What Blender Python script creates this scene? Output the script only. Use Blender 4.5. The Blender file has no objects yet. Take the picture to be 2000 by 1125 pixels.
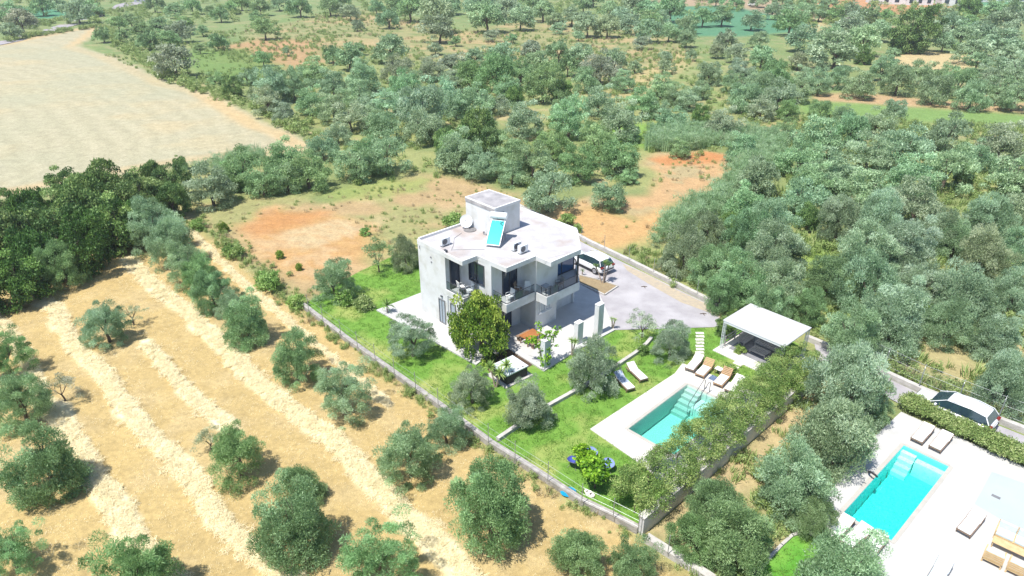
import bpy, math, random
import numpy as np
from mathutils import Vector, Matrix
from mathutils.geometry import tessellate_polygon
random.seed(7); rng=np.random.default_rng(7)
R=math.radians; PI=math.pi
S=bpy.context.scene; COL=S.collection

# ------------------------------------------------------------- camera, sky, sun, exposure
FOC=1325.0; PITCH=R(27.5); CAMH=28.0
cd=bpy.data.cameras.new('camera'); cam=bpy.data.objects.new('camera',cd); COL.objects.link(cam)
cam.location=(0,0,CAMH); cam.rotation_euler=(PI/2-PITCH,0,0)
cd.sensor_fit='HORIZONTAL'; cd.sensor_width=36; cd.lens=36*FOC/2000; cd.clip_start=0.5; cd.clip_end=6000
S.camera=cam
W=bpy.data.worlds.new('World'); S.world=W; W.use_nodes=True
SUNV=Vector((-.35,-.29,1)).normalized()
wn=W.node_tree.nodes; wl=W.node_tree.links
sky=wn.new('ShaderNodeTexSky'); sky.sky_type='NISHITA'; sky.sun_disc=False
sky.sun_elevation=math.asin(SUNV.z); sky.sun_rotation=math.atan2(SUNV.x,SUNV.y); sky.air_density=1.0; sky.dust_density=0.3
wl.new(sky.outputs[0],wn['Background'].inputs[0]); wn['Background'].inputs[1].default_value=0.13
sd=bpy.data.lights.new('sun','SUN'); sun=bpy.data.objects.new('sun',sd); COL.objects.link(sun)
sd.energy=4.9; sd.angle=R(0.55); sd.color=(1,.955,.88)
sun.rotation_euler=SUNV.to_track_quat('Z','Y').to_euler(); sun.location=(0,0,60)
S.view_settings.view_transform='Standard'; S.view_settings.look='None'; S.view_settings.exposure=0.57; S.view_settings.gamma=1
S.render.engine='CYCLES'
S.cycles.transparent_max_bounces=12

# ------------------------------------------------------------- helpers
SP,CP=math.sin(PITCH),math.cos(PITCH)
def P(x,y,z=0.0):
    """world point at height z that the surveyed picture point marks"""
    u=(x-1000)/FOC; v=(y-562.5)/FOC
    d=(u,CP-v*SP,-SP-v*CP); t=(z-CAMH)/d[2]
    return (u*t,d[1]*t)
def P3(x,y,z=0.0): a=P(x,y,z); return Vector((a[0],a[1],z))
def scale_at(x,y): # pixels per metre at a point on the ground
    X,Y=P(x,y); return FOC/(Y*CP+CAMH*SP)
A0=R(-46.2); E1=Vector((math.cos(A0),math.sin(A0),0)); E2=Vector((-E1.y,E1.x,0))
OX,OY=P(989,523.5,6.6)
def H(s,t,z=0.0): return Vector((OX+s*E1.x+t*E2.x, OY+s*E1.y+t*E2.y, z))

def nd(nt,typ,**k):
    n=nt.nodes.new(typ)
    for a,b in k.items(): setattr(n,a,b)
    return n
def mat(name,c1,c2=None,scale=3.0,rough=.8,bump=0.0,bscale=None,spec=.3,metal=0.0,detail=6,coat=0,c3=None,s3=.4,trans=0):
    m=bpy.data.materials.new(name); m.use_nodes=True; nt=m.node_tree; b=nt.nodes['Principled BSDF']
    b.inputs['Roughness'].default_value=rough; b.inputs['Metallic'].default_value=metal
    b.inputs['Specular IOR Level'].default_value=spec
    if coat: b.inputs['Coat Weight'].default_value=coat; b.inputs['Coat Roughness'].default_value=.05
    if c2 is None: c2=tuple(x*.86 for x in c1)
    geo=nd(nt,'ShaderNodeNewGeometry')
    n=nd(nt,'ShaderNodeTexNoise'); n.inputs['Scale'].default_value=scale; n.inputs['Detail'].default_value=detail; n.inputs['Roughness'].default_value=.65
    nt.links.new(geo.outputs['Position'],n.inputs['Vector'])
    r=nd(nt,'ShaderNodeValToRGB'); r.color_ramp.elements[0].position=.35; r.color_ramp.elements[1].position=.65
    r.color_ramp.elements[0].color=(*c2,1); r.color_ramp.elements[1].color=(*c1,1)
    nt.links.new(n.outputs['Fac'],r.inputs[0]); out=r.outputs[0]
    if c3:
        n2=nd(nt,'ShaderNodeTexNoise'); n2.inputs['Scale'].default_value=s3; n2.inputs['Detail'].default_value=4
        nt.links.new(geo.outputs['Position'],n2.inputs['Vector'])
        r2=nd(nt,'ShaderNodeValToRGB'); r2.color_ramp.elements[0].position=.48; r2.color_ramp.elements[1].position=.68
        mx=nd(nt,'ShaderNodeMix',data_type='RGBA'); nt.links.new(n2.outputs['Fac'],r2.inputs[0]); nt.links.new(r2.outputs[0],mx.inputs[0])
        nt.links.new(out,mx.inputs[6]); mx.inputs[7].default_value=(*c3,1); out=mx.outputs[2]
    nt.links.new(out,b.inputs['Base Color'])
    if bump:
        nb=nd(nt,'ShaderNodeTexNoise'); nb.inputs['Scale'].default_value=bscale or scale*4; nb.inputs['Detail'].default_value=5
        nt.links.new(geo.outputs['Position'],nb.inputs['Vector'])
        bp=nd(nt,'ShaderNodeBump'); bp.inputs['Strength'].default_value=bump; bp.inputs['Distance'].default_value=.05
        nt.links.new(nb.outputs['Fac'],bp.inputs['Height']); nt.links.new(bp.outputs[0],b.inputs['Normal'])
    return m
def leafmat(name,c_dark,c_mid,c_light,trans=.3,rough=.55,objcol=True):
    m=bpy.data.materials.new(name); m.use_nodes=True; nt=m.node_tree; b=nt.nodes['Principled BSDF']; out=nt.nodes['Material Output']
    at=nd(nt,'ShaderNodeAttribute'); at.attribute_name='leafv'
    r=nd(nt,'ShaderNodeValToRGB'); e=r.color_ramp.elements; e[0].position=0; e[0].color=(*c_dark,1); e[1].position=1; e[1].color=(*c_light,1)
    k=e.new(.5); k.color=(*c_mid,1)
    nt.links.new(at.outputs['Fac'],r.inputs[0]); col=r.outputs[0]
    if objcol:
        oi=nd(nt,'ShaderNodeObjectInfo'); mx=nd(nt,'ShaderNodeMix',data_type='RGBA',blend_type='MULTIPLY'); mx.inputs[0].default_value=1
        nt.links.new(col,mx.inputs[6]); nt.links.new(oi.outputs['Color'],mx.inputs[7])
        col=mx.outputs[2]
    nt.links.new(col,b.inputs['Base Color']); b.inputs['Roughness'].default_value=rough; b.inputs['Specular IOR Level'].default_value=.35
    tr=nd(nt,'ShaderNodeBsdfTranslucent'); nt.links.new(col,tr.inputs['Color'])
    ms=nd(nt,'ShaderNodeMixShader'); ms.inputs[0].default_value=trans
    nt.links.new(b.outputs[0],ms.inputs[1]); nt.links.new(tr.outputs[0],ms.inputs[2]); nt.links.new(ms.outputs[0],out.inputs['Surface'])
    return m

class MB:
    """collects simple solids in world space"""
    def __init__(s): s.v=[]; s.f=[]
    def add(s,vs,fs):
        o=len(s.v); s.v+= [tuple(v) for v in vs]; s.f+=[tuple(i+o for i in f) for f in fs]; return s
    def prism(s,pts,z0,z1):
        """solid of any simple outline (counter-clockwise or not)"""
        pts=[(p[0],p[1]) for p in pts]
        a=sum(pts[i][0]*pts[(i+1)%len(pts)][1]-pts[(i+1)%len(pts)][0]*pts[i][1] for i in range(len(pts)))
        if a<0: pts=pts[::-1]
        n=len(pts); tri=tessellate_polygon([[Vector((x,y,0)) for x,y in pts]])
        vs=[(x,y,z0) for x,y in pts]+[(x,y,z1) for x,y in pts]; fs=[(i,(i+1)%n,(i+1)%n+n,i+n) for i in range(n)]
        for t in tri:
            A,B,C=[Vector(pts[i]) for i in t]
            if (B-A).cross(C-A)<0: t=(t[0],t[2],t[1])
            fs.append(tuple(i+n for i in t)); fs.append((t[0],t[2],t[1]))
        return s.add(vs,fs)
    def sheet(s,pts,z,hole=None):
        loops=[[Vector((p[0],p[1],0)) for p in pts]]
        if hole: loops.append([Vector((p[0],p[1],0)) for p in hole])
        tri=tessellate_polygon(loops); al=[p for l in loops for p in l]; fs=[]
        for t in tri:
            A,B,C=[al[i] for i in t]
            if (B-A).cross(C-A).z<0: t=(t[0],t[2],t[1])
            fs.append(tuple(t))
        return s.add([(p.x,p.y,z) for p in al],fs)
    def box(s,c,dx,dy,z0,z1,ux=None):
        """box centred on c (xy); ux = direction of its dx side"""
        ux=(ux or Vector((1,0,0))).normalized(); uy=Vector((-ux.y,ux.x,0)); c=Vector((c[0],c[1],0))
        p=[c-ux*dx/2-uy*dy/2,c+ux*dx/2-uy*dy/2,c+ux*dx/2+uy*dy/2,c-ux*dx/2+uy*dy/2]
        vs=[(q.x,q.y,z0) for q in p]+[(q.x,q.y,z1) for q in p]
        return s.add(vs,[(3,2,1,0),(4,5,6,7),(0,1,5,4),(1,2,6,5),(2,3,7,6),(3,0,4,7)])
    def obox(s,c,ax,ay,az):
        """box from centre and three half-axis vectors"""
        c=Vector(c); p=[]
        for k in (-1,1):
            for (i,j) in ((-1,-1),(1,-1),(1,1),(-1,1)): p.append(c+ax*i+ay*j+az*k)
        return s.add(p,[(3,2,1,0),(4,5,6,7),(0,1,5,4),(1,2,6,5),(2,3,7,6),(3,0,4,7)])
    def quad(s,a,b,c,d): return s.add([a,b,c,d],[(0,1,2,3)])
    def tube(s,pts,rad,n=7,cap=True):
        pts=[Vector(p) for p in pts]
        if not hasattr(rad,'__len__'): rad=[rad]*len(pts)
        o=len(s.v); up=Vector((0,0,1))
        for i,p in enumerate(pts):
            d=(pts[min(i+1,len(pts)-1)]-pts[max(i-1,0)]).normalized()
            a=d.cross(up if abs(d.z)<.9 else Vector((1,0,0))).normalized(); b=d.cross(a)
            for k in range(n):
                an=2*PI*k/n; s.v.append(tuple(p+(a*math.cos(an)+b*math.sin(an))*rad[i]))
        for i in range(len(pts)-1):
            for k in range(n):
                q=o+i*n; s.f.append((q+k,q+n+k,q+n+(k+1)%n,q+(k+1)%n))
        if cap:
            s.f.append(tuple(o+k for k in range(n))); e=o+(len(pts)-1)*n; s.f.append(tuple(e+k for k in reversed(range(n))))
        return s
    def disc(s,c,r,z0,z1,n=16):
        return s.prism([(c[0]+r*math.cos(2*PI*k/n),c[1]+r*math.sin(2*PI*k/n)) for k in range(n)],z0,z1)
    def mesh(s,name,m,off=(0,0,0),bevel=0):
        me=bpy.data.meshes.new(name); off=Vector(off)
        me.from_pydata([tuple(Vector(v)-off) for v in s.v],[],s.f); me.update()
        if m: me.materials.append(m)
        return me
    def build(s,name,m,parent=None,root=None,bevel=0,smooth=False):
        """one mesh object; when it has a parent its vertices are kept relative to the thing's base"""
        off=Vector((0,0,0))
        if parent is not None:
            off=Vector(parent.get('_base',(0,0,0)))
        me=s.mesh(name,m,off); o=bpy.data.objects.new(name,me); COL.objects.link(o)
        if parent is not None:
            o.parent=parent; o['_base']=tuple(off)
        if bevel:
            b=o.modifiers.new('bevel','BEVEL'); b.width=bevel; b.segments=2; b.limit_method='ANGLE'
        if smooth:
            for p in me.polygons: p.use_smooth=True
        return o
def tag(o,label,cat,group=None):
    o['label']=label; o['category']=cat
    if group: o['group']=group
    return o
def thing(name,label,cat,base,group=None):
    o=bpy.data.objects.new(name,None); COL.objects.link(o); o.empty_display_size=.3
    o.location=base; o['_base']=tuple(base); return tag(o,label,cat,group)
def struct(o,kind='structure'): o['kind']=kind; return o
KIDS={}
def dup(root,loc,rotz=0,label=None,group=None,scale=None):
    """copy of a thing with its parts and their sub-parts"""
    r=root.copy(); COL.objects.link(r); r.location=loc; r.rotation_euler=(0,0,rotz)
    if scale is not None: r.scale=scale
    if label: r['label']=label
    if group: r['group']=group
    for ch in list(root.children):
        c=ch.copy(); COL.objects.link(c); c.parent=r
        for g in list(ch.children):
            d=g.copy(); COL.objects.link(d); d.parent=c
    return r
def pts(*a,z=0.0): return [P(x,y,z) for x,y in a]

def inpoly(X,Y,poly):
    poly=np.asarray(poly); n=len(poly); ins=np.zeros(X.shape,bool); j=n-1
    for i in range(n):
        xi,yi=poly[i]; xj,yj=poly[j]
        c=((yi>Y)!=(yj>Y)) & (X<(xj-xi)*(Y-yi)/(yj-yi+1e-12)+xi); ins^=c; j=i
    return ins
def segdist(X,Y,line):
    d=np.full(X.shape,1e9); T=np.zeros(X.shape)
    for (ax,ay),(bx,by) in zip(line[:-1],line[1:]):
        vx,vy=bx-ax,by-ay; L=vx*vx+vy*vy+1e-9
        t=np.clip(((X-ax)*vx+(Y-ay)*vy)/L,0,1); dd=np.hypot(X-ax-t*vx,Y-ay-t*vy)
        d=np.minimum(d,dd)
    return d
def polysd(X,Y,poly):
    """signed distance, positive inside"""
    d=segdist(X,Y,list(poly)+[poly[0]]); return np.where(inpoly(X,Y,poly),d,-d)
_perm=rng.random((256,256))
def vnoise(X,Y,s):
    x=X/s+1000.3; y=Y/s+1000.7; xi=np.floor(x).astype(int); yi=np.floor(y).astype(int); fx=x-xi; fy=y-yi
    fx=fx*fx*(3-2*fx); fy=fy*fy*(3-2*fy); g=lambda a,b:_perm[a%256,b%256]
    return (g(xi,yi)*(1-fx)+g(xi+1,yi)*fx)*(1-fy)+(g(xi,yi+1)*(1-fx)+g(xi+1,yi+1)*fx)*fy
def fbm(X,Y,s,o=4):
    a=0;w=1;t=0
    for i in range(o): a=a+w*vnoise(X+i*37,Y-i*53,s/2**i); t+=w; w*=.5
    return a/t
def sstep(x,a,b):
    t=np.clip((x-a)/(b-a),0,1); return t*t*(3-2*t)

# ------------------------------------------------------------- materials
M={}
M['plaster']=mat('white_plaster',(.64,.645,.65),(.58,.585,.595),scale=.8,rough=.85,bump=.1,bscale=40,c3=(.52,.52,.50),s3=1.1)
M['roofing']=mat('white_roof_coating',(.47,.46,.47),(.38,.365,.37),scale=1.1,rough=.8,c3=(.33,.27,.235),s3=.35,bump=.15,bscale=12)
M['roofpaint']=mat('white_roof_edge',(.68,.68,.68),(.62,.61,.61),scale=1,rough=.8)
M['tower_top']=mat('weathered_roof_screed',(.36,.345,.35),(.26,.25,.26),scale=1.6,rough=.9,c3=(.45,.43,.43),s3=.6)
M['terrace']=mat('white_stone_paving',(.50,.495,.485),(.42,.415,.405),scale=.9,rough=.75,bump=.08,bscale=30)
M['deck']=mat('cream_stone_paving',(.59,.57,.53),(.52,.50,.455),scale=.8,rough=.75,bump=.08,bscale=30)
M['concrete']=mat('grey_concrete',(.365,.35,.365),(.30,.285,.30),scale=.7,rough=.9,bump=.25,bscale=14,c3=(.41,.395,.41),s3=.33)
M['kerb']=mat('pale_concrete_kerb',(.50,.48,.455),(.37,.35,.33),scale=2.2,rough=.9,bump=.4,bscale=12)
M['oldwall']=mat('worn_concrete_wall',(.42,.395,.37),(.25,.235,.215),scale=2.6,rough=.95,bump=.5,bscale=10)
M['retwall']=mat('grey_rendered_wall',(.62,.62,.625),(.54,.54,.55),scale=.9,rough=.9,bump=.2,bscale=14)
M['glass']=mat('dark_window_glass',(.030,.045,.075),(.022,.035,.06),scale=.5,rough=.05,spec=.9)
M['glassblue']=mat('painted_sky_glass',(.03,.09,.20),(.025,.07,.16),scale=.3,rough=.06,spec=.9)  # reflected sky is put into the blue base colour
M['glasspale']=mat('painted_reflection_glass',(.30,.36,.42),(.24,.30,.36),scale=.6,rough=.06,spec=.9)  # pale base colour carries a bright reflection in the panes
M['frame']=mat('dark_aluminium',(.055,.06,.075),rough=.4,spec=.5)
M['whiteframe']=mat('white_aluminium',(.72,.73,.75),rough=.45,spec=.5)
M['metal']=mat('galvanised_steel',(.42,.44,.46),(.34,.36,.38),scale=6,rough=.45,metal=.6)
M['whitemetal']=mat('white_painted_metal',(.72,.74,.76),(.66,.68,.70),scale=3,rough=.4,spec=.5)
M['acgrille']=mat('ac_grille',(.10,.10,.11),(.16,.16,.17),scale=30,rough=.6)
M['greymetal']=mat('grey_metal',(.2,.2,.21),rough=.5)
M['solar']=mat('solar_glass',(.02,.40,.40),(.02,.34,.35),scale=.8,rough=.12,spec=.8)
M['hatchm']=mat('grey_cover',(.20,.19,.19),(.14,.135,.135),scale=8,rough=.8)
M['wood']=mat('orange_wood',(.38,.16,.055),(.30,.115,.04),scale=3,rough=.6)
M['teak']=mat('teak_wood',(.46,.30,.17),(.37,.22,.12),scale=6,rough=.6)
M['greywood']=mat('weathered_wood',(.42,.40,.39),(.30,.28,.27),scale=7,rough=.85)
M['brownwood']=mat('brown_wood',(.27,.19,.14),(.20,.14,.10),scale=6,rough=.7)
M['cushion']=mat('white_cushion',(.72,.71,.69),(.66,.65,.63),scale=5,rough=.9,bump=.1,bscale=60)
M['bluecushion']=mat('pale_blue_cushion',(.56,.66,.70),(.50,.60,.65),scale=5,rough=.9)
M['towel']=mat('blue_patterned_towel',(.10,.16,.28),(.50,.55,.62),scale=9,rough=.95,detail=3)
M['darktowel']=mat('dark_blue_towel',(.06,.09,.16),(.16,.22,.32),scale=9,rough=.95,detail=3)
def canopy():
    m=mat('white_translucent_canopy',(.72,.72,.72),(.66,.66,.67),scale=1,rough=.8); nt=m.node_tree; out=nt.nodes['Material Output']; tr=nd(nt,'ShaderNodeBsdfTranslucent'); tr.inputs[0].default_value=(.85,.85,.85,1)
    ms=nd(nt,'ShaderNodeMixShader'); ms.inputs[0].default_value=.45; nt.links.new(nt.nodes['Principled BSDF'].outputs[0],ms.inputs[1]); nt.links.new(tr.outputs[0],ms.inputs[2]); nt.links.new(ms.outputs[0],out.inputs['Surface']); return m
M['canopy']=canopy()
M['slate']=mat('slate_floor',(.24,.24,.26),(.17,.17,.19),scale=4,rough=.8)
M['rattan']=mat('dark_rattan',(.04,.038,.045),(.025,.025,.03),scale=20,rough=.6,bump=.4,bscale=60)
M['tubcover']=mat('white_spa_acrylic',(.66,.70,.72),(.58,.64,.67),scale=2,rough=.3,spec=.5)
M['carpaint']=mat('white_car_paint',(.74,.75,.77),(.72,.73,.75),scale=.5,rough=.25,spec=.5,coat=1)
M['carpaint2']=mat('silver_car_paint',(.58,.60,.62),(.55,.57,.59),scale=.5,rough=.28,spec=.6,metal=.2,coat=1)
M['carglass']=mat('tinted_car_glass',(.02,.05,.065),(.015,.03,.045),scale=.8,rough=.04,spec=1)
M['tyre']=mat('tyre_rubber',(.02,.02,.022),rough=.8)
M['rim']=mat('alloy_rim',(.5,.51,.53),rough=.3,metal=.7)
M['lampred']=mat('red_tail_lamp',(.20,.015,.012),rough=.15,spec=.7)
M['lampclear']=mat('clear_head_lamp',(.55,.58,.6),rough=.1,spec=.8)
M['black']=mat('black_plastic',(.02,.02,.022),rough=.6)
M['bluefab']=mat('blue_fabric',(.07,.10,.42),(.05,.07,.32),scale=8,rough=.8)
M['palebluefab']=mat('pale_blue_fabric',(.22,.30,.60),(.17,.24,.50),scale=8,rough=.8)
M['bluehose']=mat('blue_plastic',(.01,.32,.60),rough=.4)
M['soil']=mat('dry_soil',(.30,.235,.14),(.23,.17,.10),scale=5,rough=1,bump=.6,bscale=16)
M['sand']=mat('drifted_sand',(.42,.35,.25),(.33,.29,.24),scale=3,rough=1,bump=.3,bscale=12)
M['darksoil']=mat('shaded_dark_soil',(.10,.065,.04),(.06,.04,.025),scale=4,rough=1,bump=.6,bscale=16)
M['stone']=mat('pale_stepping_stone',(.66,.63,.57),(.54,.51,.45),scale=4,rough=.9,bump=.3,bscale=20)
M['bark']=mat('olive_bark',(.16,.12,.095),(.085,.065,.05),scale=7,rough=.95,bump=.7,bscale=22)
M['palebark']=mat('pale_yucca_bark',(.42,.35,.29),(.28,.22,.18),scale=8,rough=.95,bump=.5,bscale=22)
M['pool1']=mat('pale_pool_tile',(.66,.72,.64),(.56,.66,.60),scale=14,rough=.4,detail=2)
M['pool2']=mat('turquoise_pool_tile',(.18,.86,.80),(.14,.82,.76),scale=10,rough=.4,detail=2)
M['roadm']=mat('grey_asphalt_road',(.34,.31,.33),(.28,.26,.275),scale=.3,rough=.9)
M['tile']=mat('red_roof_tile',(.42,.16,.09),(.32,.12,.07),scale=2,rough=.85)
M['greypaving']=mat('pale_grey_blue_paving',(.40,.44,.445),(.37,.41,.42),scale=.4,rough=.5)
M['straw']=leafmat('straw_strands',(.60,.50,.28),(.84,.75,.49),(.95,.89,.67),trans=.25,rough=.7,objcol=False)

M['olive']=leafmat('olive_leaves',(.15,.205,.105),(.33,.42,.255),(.60,.68,.49),trans=.42)
M['broad']=leafmat('broad_leaves',(.04,.10,.025),(.13,.235,.06),(.32,.45,.15),trans=.28)
M['citrus']=leafmat('citrus_leaves',(.06,.14,.02),(.165,.30,.035),(.42,.54,.10),trans=.28)
M['hedgem']=leafmat('hedge_leaves',(.08,.15,.035),(.20,.325,.08),(.46,.54,.19),trans=.25)
M['reed']=leafmat('reed_blades',(.18,.31,.13),(.34,.50,.26),(.54,.68,.44),trans=.35)
M['weed']=leafmat('weed_blades',(.14,.22,.06),(.28,.39,.12),(.48,.54,.24),trans=.3)
M['dryweed']=leafmat('dry_weed_blades',(.22,.17,.10),(.38,.31,.18),(.55,.47,.30),trans=.2)
M['grassb']=leafmat('lawn_grass_blades',(.07,.17,.025),(.155,.31,.045),(.29,.41,.10),trans=.35,objcol=False)
M['yucca']=leafmat('yucca_blades',(.10,.22,.04),(.24,.38,.08),(.46,.56,.20),trans=.3)
M['vine']=leafmat('bright_vine_leaves',(.06,.18,.01),(.18,.38,.02),(.38,.60,.05),trans=.3)

def water(name,absorb,dens,ripple,scale,dist=.2):
    m=bpy.data.materials.new(name); m.use_nodes=True; nt=m.node_tree; nt.nodes.clear()
    out=nd(nt,'ShaderNodeOutputMaterial'); tr=nd(nt,'ShaderNodeBsdfTransparent'); tr.inputs[0].default_value=(.93,.99,.99,1)
    gl=nd(nt,'ShaderNodeBsdfGlossy'); gl.inputs['Roughness'].default_value=.06
    geo=nd(nt,'ShaderNodeNewGeometry'); n=nd(nt,'ShaderNodeTexNoise'); n.inputs['Scale'].default_value=scale; n.inputs['Detail'].default_value=4; n.inputs['Distortion'].default_value=1.5
    nt.links.new(geo.outputs['Position'],n.inputs['Vector']); b=nd(nt,'ShaderNodeBump'); b.inputs['Strength'].default_value=ripple; b.inputs['Distance'].default_value=dist
    nt.links.new(n.outputs['Fac'],b.inputs['Height']); nt.links.new(b.outputs[0],gl.inputs['Normal'])
    fr=nd(nt,'ShaderNodeFresnel'); fr.inputs[0].default_value=1.33; nt.links.new(b.outputs[0],fr.inputs['Normal'])
    mx=nd(nt,'ShaderNodeMixShader'); g2=nd(nt,'ShaderNodeNewGeometry'); iv=nd(nt,'ShaderNodeMath',operation='SUBTRACT'); iv.inputs[0].default_value=1; nt.links.new(g2.outputs['Backfacing'],iv.inputs[1]); mu=nd(nt,'ShaderNodeMath',operation='MULTIPLY'); nt.links.new(fr.outputs[0],mu.inputs[0]); nt.links.new(iv.outputs[0],mu.inputs[1]); nt.links.new(mu.outputs[0],mx.inputs[0]); nt.links.new(tr.outputs[0],mx.inputs[1]); nt.links.new(gl.outputs[0],mx.inputs[2])
    nt.links.new(mx.outputs[0],out.inputs['Surface'])
    va=nd(nt,'ShaderNodeVolumeAbsorption'); va.inputs['Color'].default_value=(*absorb,1); va.inputs['Density'].default_value=dens
    nt.links.new(va.outputs[0],out.inputs['Volume']); return m
M['water1']=water('pool_water',(.08,.84,.78),.40,.5,3.5)
M['water2']=water('bright_pool_water',(.0,.93,.88),.34,1.0,3.2,1.1)

def railglass():
    m=bpy.data.materials.new('smoky_railing_glass'); m.use_nodes=True; nt=m.node_tree; nt.nodes.clear()
    out=nd(nt,'ShaderNodeOutputMaterial'); tr=nd(nt,'ShaderNodeBsdfTransparent'); tr.inputs[0].default_value=(.80,.84,.86,1)
    gl=nd(nt,'ShaderNodeBsdfGlossy'); gl.inputs['Roughness'].default_value=.03; fr=nd(nt,'ShaderNodeFresnel'); fr.inputs[0].default_value=1.5
    mx=nd(nt,'ShaderNodeMixShader'); g2=nd(nt,'ShaderNodeNewGeometry'); iv=nd(nt,'ShaderNodeMath',operation='SUBTRACT'); iv.inputs[0].default_value=1; nt.links.new(g2.outputs['Backfacing'],iv.inputs[1]); mu=nd(nt,'ShaderNodeMath',operation='MULTIPLY'); nt.links.new(fr.outputs[0],mu.inputs[0]); nt.links.new(iv.outputs[0],mu.inputs[1]); nt.links.new(mu.outputs[0],mx.inputs[0]); nt.links.new(tr.outputs[0],mx.inputs[1]); nt.links.new(gl.outputs[0],mx.inputs[2])
    nt.links.new(mx.outputs[0],out.inputs['Surface']); return m
M['railglass']=railglass()

# ------------------------------------------------------------- GROUND: one sheet out to the horizon, natural soil colours by zone
FENCE_A=[(588,597),(680,668),(770,733),(860,797),(960,872),(1040,922),(1136,985),(1197,1014),(1246,1040)]
WINDROWS=[
 ([(57,582),(108,600),(122,642),(159,693),(199,726),(222,762),(261,818),(300,860),(345,899),(390,950),(420,1010),(468,1055),(525,1100),(555,1125),(620,1190),(700,1270)],1.0),
 ([(284,671),(321,710),(355,756),(398,795),(427,818),(455,835)],.8),
 ([(250,505),(307,568),(355,597),(398,642),(441,682),(483,727),(530,772),(579,809),(641,848),(690,900),(742,955),(794,1013),(839,1052),(885,1101),(950,1170),(1050,1270)],1.15),
 ([(110,800),(135,854),(180,929),(225,980),(255,1040),(285,1085),(340,1150),(400,1220)],1.15),
 ([(-40,600),(10,640),(50,700),(75,760),(90,810)],.8),
 ([(370,450),(420,500),(470,550),(530,600),(600,660),(700,745),(760,790)],.45),
]
POOL1=[P(1342.5,751,.1),P(1227.5,837.5,.1)]
p1a=Vector(POOL1[0]+(0,)); p1b=Vector(POOL1[1]+(0,)); p1u=(p1b-p1a).normalized(); p1v=Vector((-p1u.y,p1u.x,0))  # u: down-left, v: down-right
P1W=3.4; P1L=(p1b-p1a).length
pool1=[p1a,p1b,p1b+p1v*P1W,p1a+p1v*P1W]
p2a=P3(1765.5,870,.1); p2b=P3(1647,1002,.1); p2a.z=p2b.z=0; p2u=(p2b-p2a).normalized(); p2v=Vector((-p2u.y,p2u.x,0)); P2L=8.25; P2W=2.52
p2b=p2a+p2u*P2L
pool2=[p2a,p2b,p2b+p2v*P2W,p2a+p2v*P2W]

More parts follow.
